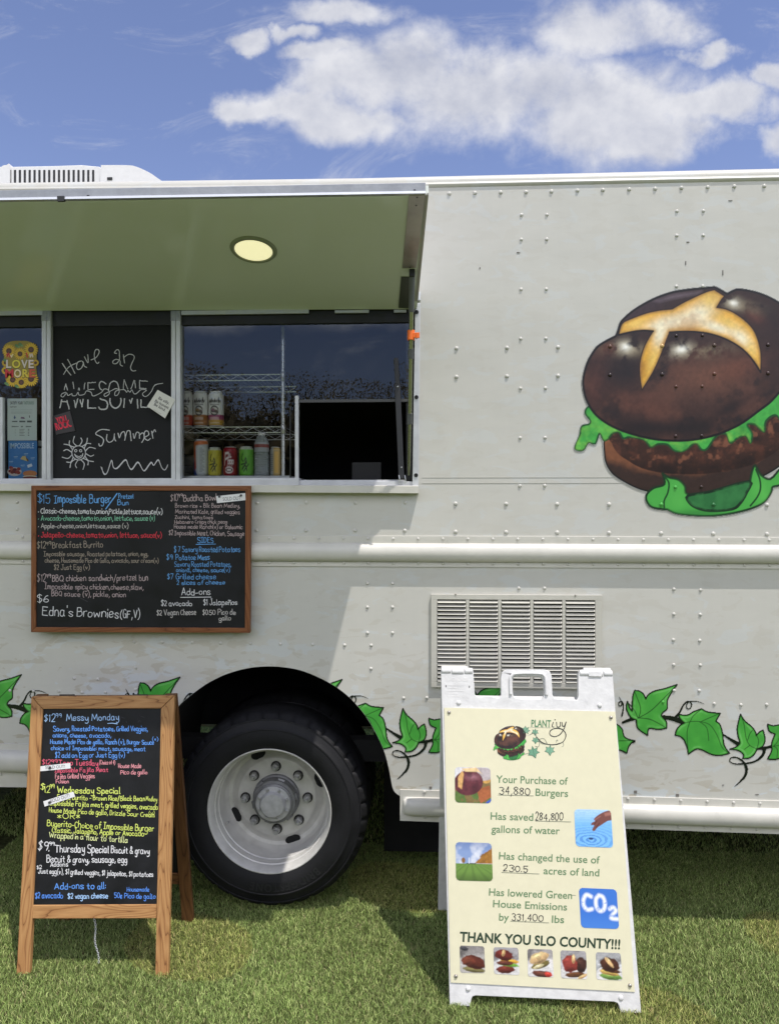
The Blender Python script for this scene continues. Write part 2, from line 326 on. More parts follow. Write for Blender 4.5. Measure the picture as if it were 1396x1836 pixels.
# ------------------------------------------------------------------ painting helpers: artwork worked out as coloured mesh
class Canvas:
    def __init__(s, w, h, sc=1.0, ox=0., oy=0.):   # sc: drawing units per cell
        s.w, s.h, s.sc, s.ox, s.oy = w, h, sc, ox, oy
        s.rgb = np.zeros((h, w, 3)); s.a = np.zeros((h, w)); s.X, s.Y = np.meshgrid(np.arange(w)*sc+ox, np.arange(h)*sc+oy)
    def put(s, mask, col, clip=None):
        if clip is not None: mask = mask*clip
        c = lin(col) if np.asarray(col).ndim == 1 else col
        s.rgb = s.rgb*(1-mask[..., None])+c*mask[..., None]; s.a = np.maximum(s.a, mask); return mask
    def sd(s, pts):
        P = np.array(pts, float); X, Y = s.X, s.Y; d2 = np.full(X.shape, 1e18); ins = np.zeros(X.shape, bool)
        for (x0, y0), (x1, y1) in zip(P, np.roll(P, -1, 0)):
            dx, dy = x1-x0, y1-y0; t = np.clip(((X-x0)*dx+(Y-y0)*dy)/(dx*dx+dy*dy+1e-9), 0, 1)
            d2 = np.minimum(d2, (X-x0-t*dx)**2+(Y-y0-t*dy)**2)
            if y0 != y1:
                c = ((y0 > Y) != (y1 > Y)) & (X < (x1-x0)*(Y-y0)/(y1-y0)+x0); ins ^= c
        d = np.sqrt(d2); return np.where(ins, -d, d)
    def poly(s, pts, col, soft=None, outline=0, ocol=(12, 14, 14), clip=None, grow=0, op=1.):
        sdv = s.sd(pts); soft = soft or s.sc
        m = np.clip(.5-(sdv-grow)/soft, 0, 1)*op; s.put(m, col, clip)
        if outline: s.put(np.clip(.5-(np.abs(sdv)-outline/2)/s.sc, 0, 1), ocol, clip)
        return np.clip(.5-sdv/s.sc, 0, 1)
    def stroke(s, pts, w, col, soft=None, clip=None, op=1.):
        P = np.array(pts, float); Wd = np.array(w, float)*np.ones(len(P)); best = np.full(s.X.shape, 1e9); soft = soft or s.sc
        for i in range(len(P)-1):
            x0, y0 = P[i]; x1, y1 = P[i+1]; dx, dy = x1-x0, y1-y0; t = np.clip(((s.X-x0)*dx+(s.Y-y0)*dy)/(dx*dx+dy*dy+1e-9), 0, 1)
            best = np.minimum(best, np.hypot(s.X-x0-t*dx, s.Y-y0-t*dy)-(Wd[i]*(1-t)+Wd[i+1]*t)/2)
        return s.put(np.clip(.5-best/soft, 0, 1)*op, col, clip)
    def blob(s, cx, cy, rx, ry, col, op=1., rot=0., clip=None, k=1.):
        c, n = math.cos(rot), math.sin(rot); dx, dy = s.X-cx, s.Y-cy
        q = ((dx*c+dy*n)/rx)**2+((-dx*n+dy*c)/ry)**2
        m = np.exp(-q**k)*op
        a = s.a.copy(); s.put(m, col, clip)
        if clip is not None: s.a = a
        return m
    def ell(s, cx, cy, rx, ry, col, rot=0., clip=None, outline=0, ocol=(12, 14, 14)):
        t = np.linspace(0, 2*math.pi, 28, endpoint=False); c, n = math.cos(rot), math.sin(rot)
        return s.poly([(cx+rx*math.cos(q)*c-ry*math.sin(q)*n, cy+rx*math.cos(q)*n+ry*math.sin(q)*c) for q in t], col, clip=clip, outline=outline, ocol=ocol)
    def noise(s, cell, seed=0, octs=4):
        r = np.random.default_rng(seed); tot = np.zeros((s.h, s.w)); amp = 1.; sm = 0
        for o in range(octs):
            c = max(cell/2**o/s.sc, 1.01); gh, gw = int(s.h/c)+3, int(s.w/c)+3; g = r.random((gh, gw))
            y = np.arange(s.h)/c; x = np.arange(s.w)/c; yi = y.astype(int); xi = x.astype(int)
            fy = (y-yi); fx = (x-xi); fy = (fy*fy*(3-2*fy))[:, None]; fx = (fx*fx*(3-2*fx))[None]
            tot += amp*((g[yi][:, xi]*(1-fx)+g[yi][:, xi+1]*fx)*(1-fy)+(g[yi+1][:, xi]*(1-fx)+g[yi+1][:, xi+1]*fx)*fy); sm += amp; amp *= .55
        return tot/sm
def smooth(pts, k=5, closed=False):
    P = [np.array(p, float) for p in pts]
    if len(P) < 3: return P
    n = len(P); o = []
    for i in range(n if closed else n-1):
        a, b, c, d = (P[(i-1) % n], P[i], P[(i+1) % n], P[(i+2) % n]) if closed else (P[max(i-1, 0)], P[i], P[i+1], P[min(i+2, n-1)])
        for j in range(k):
            t = j/k; o.append(.5*((2*b)+(-a+c)*t+(2*a-5*b+4*c-d)*t*t+(-a+3*b-3*c+d)*t**3))
    if not closed: o.append(P[-1])
    return o
def decal(name, cv, mapf, m, parent, thr=.5, extra=None, thick=0.):
    keep = cv.a > .02
    al = (cv.a[:-1, :-1]+cv.a[1:, :-1]+cv.a[:-1, 1:]+cv.a[1:, 1:])/4; fm = al > thr
    if extra is not None: fm &= extra
    idx = np.arange(cv.w*cv.h).reshape(cv.h, cv.w); q = np.stack([idx[1:, :-1], idx[1:, 1:], idx[:-1, 1:], idx[:-1, :-1]], -1)[fm]
    used = np.unique(q); rm = np.zeros(cv.w*cv.h, int); rm[used] = np.arange(len(used)); q = rm[q]
    P = mapf(cv.X.ravel()[used], cv.Y.ravel()[used]); c = cv.rgb.reshape(-1, 3)[used]
    return colmesh(name, P, q, c, m, parent)

# ------------------------------------------------------------------ handwriting: a stroke alphabet (x 0-9, y a=-4 .. e=0 .. n=9)
GL = dict(a="4i3j1j0h0f1e3e4g|4j4f5e", b="!0n0e|0h1j3j4h4f3e1e0f", c="4i3j1j0h0f1e3e4f", d="4i3j1j0h0f1e3e4f|!4n4e", e="0g4h4i3j1j0h0f1e3e4f", f="4m3n2m2l2e|!0j4j",
 g="4i3j1j0h0f1e3e4g|4j4c3a1a0b", h="!0n0e|0h1j3j4h4e", i="!0j0e|!0l0m", j="2j2c1a0a|!2l2m", k="!0n0e|!4j0g4e", l="0n0f1e", m="!0j0e|0h1j2j3h3e|3h4j5j6h6e", n="!0j0e|0h1j3j4h4e",
 o="2j0i0f2e4f4i2j", p="!0j0a|0h1j3j4h4f3e1e0f", q="4i3j1j0h0f1e3e4f|4j4a5b", r="!0j0e|0h1j3j", s="4i3j1j0i1h3g4f3e1e0f", t="2m2f3e4e|!0j4j", u="0j0f1e3e4g|!4j4e", v="!0j2e4j",
 w="!0j1e3i5e6j", x="!0j4e|!4j0e", y="0j1f3f4j|4j4c2a0b", z="!0j4j0e4e", A="!0e3n6e|!1h5h", B="!0e0n|0n3n4l3j0j|0j4j5g3e0e", C="5m3n1m0j0h1f3e5f", D="!0e0n|0n3n5k5h3e0e",
 E="!5n0n0e5e|!0j4j", F="!5n0n0e|!0j4j", G="5m3n1m0j0h1e4e5g|!5e5i3i", H="!0e0n|!5e5n|!0i5i", I="!0n4n|!2n2e|!0e4e", J="4n4g3e1e0g|!2n5n", K="!0e0n|!5n0i5e", L="!0n0e5e",
 M="!0e1n4g7n8e", N="!0e0n5e5n", O="3n1m0j0h1f3e5f6h6j5m3n", P="!0e0n|0n3n5l4j0i", Q="3n1m0j0h1f3e5f6h6j5m3n|!4g6d", R="!0e0n|0n3n5l4j0i|!2i5e", S="5m3n1n0l1j4i5g4e1e0f",
 T="!0n6n|!3n3e", U="0n0g1e4e5g5n", V="!0n3e6n", W="!0n2e4k6e8n", X="!0n5e|!5n0e", Y="!0n3i6n|!3i3e", Z="!0n5n0e5e")
GL.update({'0': "2n0l0g2e4g4l2n", '1': "!0l1n1e", '2': "0l1n3n4l3i0e|!0e4e", '3': "0m2n4l2j|2j4h3e1e0f", '4': "!3e3n0h4h", '5': "!4n0n0j|0j3j4h3e1e0f", '6': "4m2l0h0f2e4f4h2i0g",
 '7': "!0n4n1e", '8': "2n0l2j4g2e0g2j4l2n", '9': "4l3n1n0l1j3j4l|4m4i3e", '$': "4m2n0l2j4h2e0f|!2o2d", '(': "2o0k0f2c", ')': "0o2k2f0c", ',': "!1f0c", '.': "!0e0f", '-': "!0h3h",
 '/': "!0c4n", "'": "!0n0l", '&': "5e1k1m2n3m3k0h0f1e3e5h", ':': "!0f0g|!0i0j", '!': "!0n0h|!0e0f", '+': "!0h4h|!2j2f", '*': "!0g4k|!0k4g|!2f2l", 'ñ': "!0j0e|0h1j3j4h4e|0l1m3l4m",
 '¢': "4i3j1j0h0f1e3e4f|!2k2d", '•': "!0g1h"})
GLP = {}
for ch, s in GL.items():
    st = []
    for q in s.split('|'):
        hard = q[0] == '!'; q = q.lstrip('!'); pts = [(int(q[i]), ord(q[i+1])-101) for i in range(0, len(q), 2)]
        st.append((pts if hard else [tuple(p) for p in smooth(pts, 4)]))
    GLP[ch] = (st, max(p[0] for t in st for p in t))
def write(text, x0, y0, x1, y1, cap, jit=.5, slant=.0, clip=None):
    """stroke text along a baseline; returns polylines in picture units"""
    pen = 0; it = []
    for ch in text:
        if ch == ' ': pen += 3.2; continue
        st, w = GLP.get(ch, GLP['.']); k_ = random.uniform(.86, 1.14); it.append((pen, [[(a*k_, b) for a, b in q] for q in st])); pen += w*k_+random.uniform(1.5, 2.3)
    wid = max(pen-1.9, .1); ln = math.hypot(x1-x0, y1-y0); ux, uy = (x1-x0)/ln, (y1-y0)/ln; kx = ln/wid; ky = cap/9.; outl = []
    for p, st in it:
        dy = random.uniform(-jit, jit); rot = random.uniform(-.10, .10); sc = random.uniform(.88, 1.12)
        for t in st:
            q = []
            if clip: t = [(a0+(a1-a0)*k/10, b0+(b1-b0)*k/10) for (a0, b0), (a1, b1) in zip(t, t[1:]) for k in range(11)]
            for (a, b) in t:
                b2 = (b*sc+dy+a*rot+random.uniform(-.12, .12)); a2 = p+a+b*slant+random.uniform(-.12, .12)
                if clip and not (clip[0] <= b2 <= clip[1]):
                    if len(q) > 1: outl.append(q)
                    q = []; continue
                X = a2*kx; Y = -b2*ky; q.append((x0+X*ux-Y*uy, y0+X*uy+Y*ux))
            if len(q) > 1: outl.append(q)
    return outl
class Ink:
    """flat ribbons lying on a plane"""
    def __init__(s, plane, off=.001): s.pl, s.off = plane, off; s.v = []; s.f = []; s.c = []; s.k = 0
    def line(s, pts, w, col, wob=.18):
        cut = [0]
        for i in range(1, len(pts)-1):   # break the ribbon at sharp corners
            a, b, c = np.array(pts[i-1]), np.array(pts[i]), np.array(pts[i+1]); u1, u2 = b-a, c-b; n1, n2 = np.linalg.norm(u1), np.linalg.norm(u2)
            if n1 > 1e-6 and n2 > 1e-6 and np.dot(u1, u2)/(n1*n2) < .55: cut.append(i)
        cut.append(len(pts)-1)
        for a, b in zip(cut, cut[1:]): s._line(pts[a:b+1], w, col, wob)
    def _line(s, pts, w, col, wob=.18):
        P = np.array([pts[0]]+[p for a, p in zip(pts, pts[1:]) if abs(a[0]-p[0])+abs(a[1]-p[1]) > 1e-6], float)
        if len(P) < 2: return
        T = np.gradient(P, axis=0); T /= np.linalg.norm(T, axis=1)[:, None]+1e-9
        Nn = np.stack([-T[:, 1], T[:, 0]], 1); ww = w/2*(1+wob*rng.uniform(-1, 1, len(P)))
        P[0] -= T[0]*w*.3; P[-1] += T[-1]*w*.3
        l = P+Nn*ww[:, None]; r = P-Nn*ww[:, None]; s.k += 1; off = s.off+(s.k % 9)*.00009
        A = s.pl.at(l[:, 0], l[:, 1], off); B = s.pl.at(r[:, 0], r[:, 1], off); b = len(s.v); n = len(P)
        s.v += A.tolist()+B.tolist(); s.f += [(b+i, b+i+1, b+n+i+1, b+n+i) for i in range(n-1)]
        c = lin(col)*rng.uniform(.88, 1.06); s.c += [c]*(2*n)
    def text(s, t, x0, y0, x1, y1, cap, col, w, **k):
        for q in write(t, x0, y0, x1, y1, cap, **k): s.line(q, w, col)
    def fill(s, pts, col, dz=0):
        A = s.pl.at(np.array([p[0] for p in pts]), np.array([p[1] for p in pts]), s.off+dz); b = len(s.v); s.v += A.tolist()
        s.f += [tuple(b+i for i in t) for t in tessellate_polygon([[Vector((p[0], p[1], 0)) for p in pts]])]; s.c += [lin(col)]*len(pts)
    def type(s, t, x0, y0, x1, y1, cap, col, bold=0., dz=0., shear=0.):
        cu = bpy.data.curves.new("type", 'FONT'); cu.body = t; cu.size = 1; cu.offset = bold; cu.resolution_u = 3; cu.shear = shear; o = bpy.data.objects.new("type", cu); COL.objects.link(o)
        dg = bpy.context.evaluated_depsgraph_get(); me = bpy.data.meshes.new_from_object(o.evaluated_get(dg)); bpy.data.objects.remove(o); bpy.data.curves.remove(cu)
        V = np.array([p.co[:2] for p in me.vertices]); xa, xb = V[:, 0].min(), V[:, 0].max(); ln = math.hypot(x1-x0, y1-y0); ux, uy = (x1-x0)/ln, (y1-y0)/ln
        X = (V[:, 0]-xa)/(xb-xa)*ln; Y = -V[:, 1]/.70*cap; b = len(s.v)
        s.v += s.pl.at(x0+X*ux-Y*uy, y0+X*uy+Y*ux, s.off+dz).tolist(); s.f += [tuple(b+i for i in p.vertices) for p in me.polygons]; s.c += [lin(col)]*len(V); bpy.data.meshes.remove(me)
    def obj(s, name, m, parent): return colmesh(name, s.v, s.f, np.array(s.c), m, parent)
# ------------------------------------------------------------------ setting: lawn, grass, far trees
g = MB().add([(-400, -400, 0), (400, -400, 0), (400, 400, 0), (-400, 400, 0)], [(0, 1, 2, 3)])
lm, t, p = newmat("lawn_soil"); gg = N(t, 'ShaderNodeNewGeometry'); n = N(t, 'ShaderNodeTexNoise', i_Scale=40.0, i_Detail=8.0); L(t, gg.outputs['Position'], n.inputs['Vector'])
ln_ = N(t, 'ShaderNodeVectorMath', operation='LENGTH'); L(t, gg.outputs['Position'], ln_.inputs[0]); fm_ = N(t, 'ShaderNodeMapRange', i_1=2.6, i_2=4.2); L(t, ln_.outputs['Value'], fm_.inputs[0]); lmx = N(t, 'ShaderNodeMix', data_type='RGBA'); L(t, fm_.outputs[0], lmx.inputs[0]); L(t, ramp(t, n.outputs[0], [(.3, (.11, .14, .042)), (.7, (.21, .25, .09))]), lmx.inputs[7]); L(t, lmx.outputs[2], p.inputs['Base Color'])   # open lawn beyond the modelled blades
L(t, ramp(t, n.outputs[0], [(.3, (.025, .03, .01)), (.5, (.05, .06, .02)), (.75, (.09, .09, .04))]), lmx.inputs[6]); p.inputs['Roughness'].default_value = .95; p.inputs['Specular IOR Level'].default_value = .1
tag(g.obj("lawn", lm), kind='structure')
def blades(n, x0, x1, y0, y1, hgt, wid):
    P = np.stack([rng.uniform(x0, x1, n), rng.uniform(y0, y1, n)], 1)
    cl = np.sin(P[:, 0]*9+1.3*np.sin(P[:, 1]*7))*np.cos(P[:, 1]*11+np.sin(P[:, 0]*13))   # tufts
    h = hgt*rng.uniform(.55, 1.25, n)*(1+.18*cl); w = wid*rng.uniform(.6, 1.3, n); a = rng.uniform(0, 2*np.pi, n)
    lean = h*rng.uniform(.1, 1.3, n); la = rng.uniform(0, 6.283, n); lx, ly = np.cos(la)*lean, np.sin(la)*lean; wx, wy = np.cos(a)*w/2, np.sin(a)*w/2
    V = np.zeros((n, 5, 3)); V[:, 0, 0] = P[:, 0]-wx; V[:, 0, 1] = P[:, 1]-wy; V[:, 1, 0] = P[:, 0]+wx; V[:, 1, 1] = P[:, 1]+wy
    V[:, 2, 0] = P[:, 0]+wx*.8+lx*.35; V[:, 2, 1] = P[:, 1]+wy*.8+ly*.35; V[:, 2, 2] = h*.6
    V[:, 3, 0] = P[:, 0]-wx*.8+lx*.35; V[:, 3, 1] = P[:, 1]-wy*.8+ly*.35; V[:, 3, 2] = h*.6
    V[:, 4, 0] = P[:, 0]+lx; V[:, 4, 1] = P[:, 1]+ly; V[:, 4, 2] = h
    V[:, 0:2, 2] = -.002
    r = rng.random(n); big = np.sin(P[:, 0]*2.3+.7)*np.sin(P[:, 1]*2.9+1.1)*.5+.5*np.sin(P[:, 0]*5.1+P[:, 1]*3.3)
    c = np.where((r < .60+.08*big)[:, None], [.235, .325, .092], np.where((r < .955)[:, None], [.42, .49, .18], [.46, .41, .21]))*rng.uniform(.34, 1.5, n)[:, None]*(1+.16*big)[:, None]*np.where((np.sin(P[:, 0]*3.7+2)*np.sin(P[:, 1]*4.3+.4+P[:, 0]) > .55)[:, None], [1.16, 1.0, .95], [1., 1., 1.])
    C = np.repeat(c[:, None], 5, 1); C[:, 4] *= 1.15
    return V, C
Vs, Cs = zip(blades(460000, -2.2, 2.2, -1.0, .75, .0155, .0023), blades(150000, -2.6, 2.6, .75, 3.2, .019, .0036), blades(60000, -4.5, 4.5, 3.2, 7.5, .05, .010), blades(22000, -3.4, 3.4, -3.4, -1.25, .03, .006))
V = np.concatenate(Vs); C = np.concatenate(Cs); nb = len(V)
me = bpy.data.meshes.new("grass"); me.vertices.add(nb*5); me.vertices.foreach_set('co', V.astype(np.float32).ravel())
b = (np.arange(nb)*5)[:, None]; loops = np.concatenate([b+[0, 1, 2, 3], b+[3, 2, 4]], 1).ravel()
me.loops.add(nb*7); me.loops.foreach_set('vertex_index', loops.astype(np.int32)); me.polygons.add(nb*2)
ls = np.stack([np.arange(nb)*7, np.arange(nb)*7+4], 1).ravel(); me.polygons.foreach_set('loop_start', ls.astype(np.int32)); me.update(calc_edges=True)
at = me.attributes.new('Col', 'FLOAT_COLOR', 'POINT'); cc = np.ones((nb*5, 4), np.float32); cc[:, :3] = C.reshape(-1, 3); at.data.foreach_set('color', cc.ravel())
gm, t, p = newmat("grass_blade"); a = N(t, 'ShaderNodeAttribute', attribute_name='Col'); L(t, a.outputs['Color'], p.inputs['Base Color']); p.inputs['Roughness'].default_value = .55; p.inputs['Specular IOR Level'].default_value = .25
tr = N(t, 'ShaderNodeBsdfTranslucent'); L(t, a.outputs['Color'], tr.inputs[0]); mxs = N(t, 'ShaderNodeMixShader', i_0=.15); o_ = t.nodes['Material Output']; L(t, p.outputs[0], mxs.inputs[1]); L(t, tr.outputs[0], mxs.inputs[2]); L(t, mxs.outputs[0], o_.inputs[0])
tag(link("grass", me, gm), kind='stuff')

# trees across the field: what the serving window mirrors
def far_leaf():
    m, t, p = newmat('far_leaves'); a = N(t, 'ShaderNodeAttribute', attribute_name='Col'); L(t, a.outputs['Color'], p.inputs['Base Color']); p.inputs['Roughness'].default_value = .9; p.inputs['Specular IOR Level'].default_value = .05
    tr = N(t, 'ShaderNodeBsdfTranslucent'); L(t, a.outputs['Color'], tr.inputs[0]); ms = N(t, 'ShaderNodeMixShader', i_0=.5); L(t, p.outputs[0], ms.inputs[1]); L(t, tr.outputs[0], ms.inputs[2]); L(t, ms.outputs[0], t.nodes['Material Output'].inputs[0]); return m
def treeline():
    mb = MB(); cols = []
    r = np.random.default_rng(3); k = 0
    for i in range(116):
        x = -42+i*.75+r.uniform(-.4, .4); y = -28+r.uniform(-3, 2); H = (7.6+.7*math.sin(x*.41+.6)+.5*math.sin(x*.97))*r.uniform(.92, 1.06)
        n0 = len(mb.v); mb.tube([(x, y, 0), (x+.1, y, H*.5), (x, y, H*.8)], [.13, .09, .04], 5); cols += [(.05, .035, .022)]*(len(mb.v)-n0)
        for j in range(10):
            n0 = len(mb.v); z0 = H*r.uniform(.3, .75); aa = r.uniform(0, 6.28); mb.tube([(x, y, z0), (x+math.cos(aa)*.7, y+math.sin(aa)*.6, z0+H*.22), (x+math.cos(aa)*.9, y+math.sin(aa)*.9, min(z0+H*.35, H*.93))], [.03, .016, .004], 3); cols += [(.05, .038, .026)]*(len(mb.v)-n0)
        m = 1100; cx = r.normal(0, .95, m); cy = r.normal(0, .7, m); cz = H*(.05+.96*r.beta(1.6, 1.0, m)); w = np.where(cz > .7*H, .55, 1.15)
        for q in range(m):
            s = r.uniform(.035, .07)+.40*(cz[q] < .70*H)+.07*(cz[q] < .86*H); c = np.array([x+cx[q]*w[q], y+cy[q]*w[q], cz[q]]); d1 = r.normal(0, 1, 3); d1 /= np.linalg.norm(d1); d2 = np.cross(d1, r.normal(0, 1, 3)); d2 /= np.linalg.norm(d2)
            mb.add([c-d1*s, c+d2*s*.6, c+d1*s, c-d2*s*.6], [(0, 1, 2, 3)]); g_ = r.uniform(.7, 1.3); cols += [(.36*g_, .30*g_, .19*g_)]*4
    return colmesh("treeline", mb.v, mb.f, np.array(cols), far_leaf())
tag(treeline(), kind='stuff')

# ------------------------------------------------------------------ the truck
XL, XR = -3.4, 2.9; TD = 2.35
def zl(*pts, Y=0.0):
    P = [PY(pts[i], pts[i+1], Y) for i in range(0, len(pts), 2)]; xs = [q[0] for q in P]; zs = [q[2] for q in P]
    def f(x):
        if x <= xs[0]: return zs[0]+(zs[1]-zs[0])/(xs[1]-xs[0])*(x-xs[0])
        if x >= xs[-1]: return zs[-1]+(zs[-1]-zs[-2])/(xs[-1]-xs[-2])*(x-xs[-1])
        return float(np.interp(x, xs, zs))
    return f
def sweep(name, top, bot, prof, xs, m, parent, ends=True, smooth_=False):   # prof: (y, t) with t 0 at the top line, 1 at the bottom line
    mb = MB(); n = len(prof); vs = []
    for x in xs:
        a, b = top(x), bot(x); vs += [(x, y, a+(b-a)*tt) for y, tt in prof]
    fs = [(i*n+k, i*n+k+1, (i+1)*n+k+1, (i+1)*n+k) for i in range(len(xs)-1) for k in range(n-1)]
    if ends: fs += [tuple(range(n)), tuple(range((len(xs)-1)*n, len(xs)*n))[::-1]]
    mb.add(vs, fs); o = mb.obj(name, m, parent, False)
    if smooth_:
        for pl in o.data.polygons: pl.use_smooth = True
        o.data.set_sharp_from_angle(angle=math.radians(28))
    return o
truck = thing("food_truck", (-.2, 1.17, 0), "cream riveted food truck with open serving window and burger mural", "food truck")
zgut = zl(0, 343, 772.7, 337, 1396, 323.3); ztop = zl(0, 321.5, 640, 312.3, 1396, 294.6)
zskirtR = zl(717, 1420, 1118, 1431, 1396, 1439); zskirtL = zl(0, 1386, 50, 1388)
# side panel with the serving opening and the wheel arch
arch = [(717, 1428), (708, 1421), (703, 1411), (700, 1395), (696, 1375), (690, 1352), (680, 1328), (664, 1298), (645, 1271), (622, 1247), (596, 1228), (567, 1213), (538, 1202), (508, 1196.5), (480, 1195), (452, 1197), (424, 1203), (396, 1213), (368, 1228), (342, 1247), (320, 1266), (302, 1290), (288, 1318), (277, 1350), (270, 1385), (266, 1412)]
arch = [tuple(q) for q in smooth(arch, 3)]
AW = PY(np.array([q[0] for q in arch]), np.array([q[1] for q in arch]))
xa, xb = AW[0][0], AW[-1][0]
zbl = PY(266, 1412)[2]
outer = [(XL, 0, zgut(XL)), (xb, 0, zgut(xb)), (xa, 0, zgut(xa)), (XR, 0, zgut(XR)), (XR, 0, zskirtR(XR))]+[tuple(q) for q in AW]+[(xb-.12, 0, zskirtL(xb)), (XL, 0, zskirtL(XL))]
WX0, WX1 = -2.35, PY(749, 700)[0]; WZ0, WZ1 = PY(560, 871)[2], PY(560, 545)[2]
hole = [(WX0, 0, WZ0), (WX1, 0, WZ0), (WX1, 0, WZ1), (WX0, 0, WZ1)]
tri = tessellate_polygon([[Vector(q) for q in outer], [Vector(q) for q in hole]]); allv = outer+hole
mb = MB().add(allv, tri); no = len(outer)
for lp in (outer, hole):   # folded edges going in
    b0 = len(mb.v); k = len(lp); mb.add(lp+[(x, .035, z) for x, _, z in lp], [(i, (i+1) % k, k+(i+1) % k, k+i) for i in range(k)])
side = mb.obj("side_panel", BODY, truck)
# other walls, floor and roof of the box
zr = ztop(0)
mb = MB(); mb.box((XL, TD, .16), (XR, TD+.03, zr-.06)); mb.box((XL-.03, .036, .4), (XL, TD, zr-.06)); mb.box((XR, .036, .4), (XR+.03, TD, zr-.06)); mb.obj("outer_wall", BODY, truck)  # unseen far wall shaped low to block light under the truck
mb = MB(); xs = [XL, PY(0, 320)[0], PY(640, 320)[0], PY(1396, 320)[0], XR]
roof = sweep("roof", lambda x: ztop(x), lambda x: zgut(x), [(TD+.03, .25), (TD-.1, .02), (.12, -.12), (.06, -.02), (.03, .06), (.008, .22), (-.001, .42), (-.003, .62), (-.0025, .76), (-.006, .78), (-.0065, .86), (-.0015, .90), (-.0015, 1.0), (.03, 1.0)], xs, BODY, truck)
for pl in roof.data.polygons: pl.use_smooth = len(pl.vertices) == 4
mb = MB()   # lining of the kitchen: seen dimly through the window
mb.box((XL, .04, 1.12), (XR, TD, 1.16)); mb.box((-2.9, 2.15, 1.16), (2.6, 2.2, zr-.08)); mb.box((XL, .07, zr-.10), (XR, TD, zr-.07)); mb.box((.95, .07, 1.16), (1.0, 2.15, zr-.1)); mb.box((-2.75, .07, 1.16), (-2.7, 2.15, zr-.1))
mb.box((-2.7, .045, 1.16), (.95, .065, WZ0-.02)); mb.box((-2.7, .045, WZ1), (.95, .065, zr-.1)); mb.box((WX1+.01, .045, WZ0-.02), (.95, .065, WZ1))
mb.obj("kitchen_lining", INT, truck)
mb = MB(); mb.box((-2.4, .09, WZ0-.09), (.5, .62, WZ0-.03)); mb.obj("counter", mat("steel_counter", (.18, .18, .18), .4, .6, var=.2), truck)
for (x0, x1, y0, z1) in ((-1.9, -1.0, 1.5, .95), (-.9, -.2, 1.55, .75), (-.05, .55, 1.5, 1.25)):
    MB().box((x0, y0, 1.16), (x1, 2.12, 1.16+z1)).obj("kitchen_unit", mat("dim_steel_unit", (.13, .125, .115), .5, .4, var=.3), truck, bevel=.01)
# underbody
mb = MB(); mb.box((XL, .25, .60), (XR, .33, .70)); mb.box((XL, 1.9, .52), (XR, 2.0, .70)); mb.box((-3.1, .9, .42), (-2.1, 1.5, .7))
for x in (-2.6, -1.6, 0.15, 1.0, 1.9): mb.box((x, .3, .58), (x+.08, 2.0, .68))
mb.tube([(AW[:, 0].mean()-.02, .30, .44), (AW[:, 0].mean()-.02, 2.2, .44)], .075, 14)
mb.box((.55, .5, .40), (1.5, 1.1, .66)); mb.tube([(-.3, .95, .5), (2.6, .95, .48)], .05, 10)
mb.obj("chassis", DARK, truck)
mb = MB(); k = len(AW); ring = [tuple(q) for q in AW]
mb.add([(x, .036, z+.004) for x, _, z in ring]+[(x, .75, z+.004) for x, _, z in ring], [(i, i+1, k+i+1, k+i) for i in range(0, k-1)]); mb.box((AW[-1][0]-.1, .76, .62), (AW[0][0]+.1, .79, 1.12)); mb.obj("wheel_well", DARK, truck)
mb = MB()
for (x0, x1) in ((-.62, -.5),): mb.box((x0+.4, .5, .08), (x0+.75, .52, .62))
mb.box((.25, 2.05, .18), (.9, 2.07, .62)); mb.obj("mud_flap", DARK, truck)

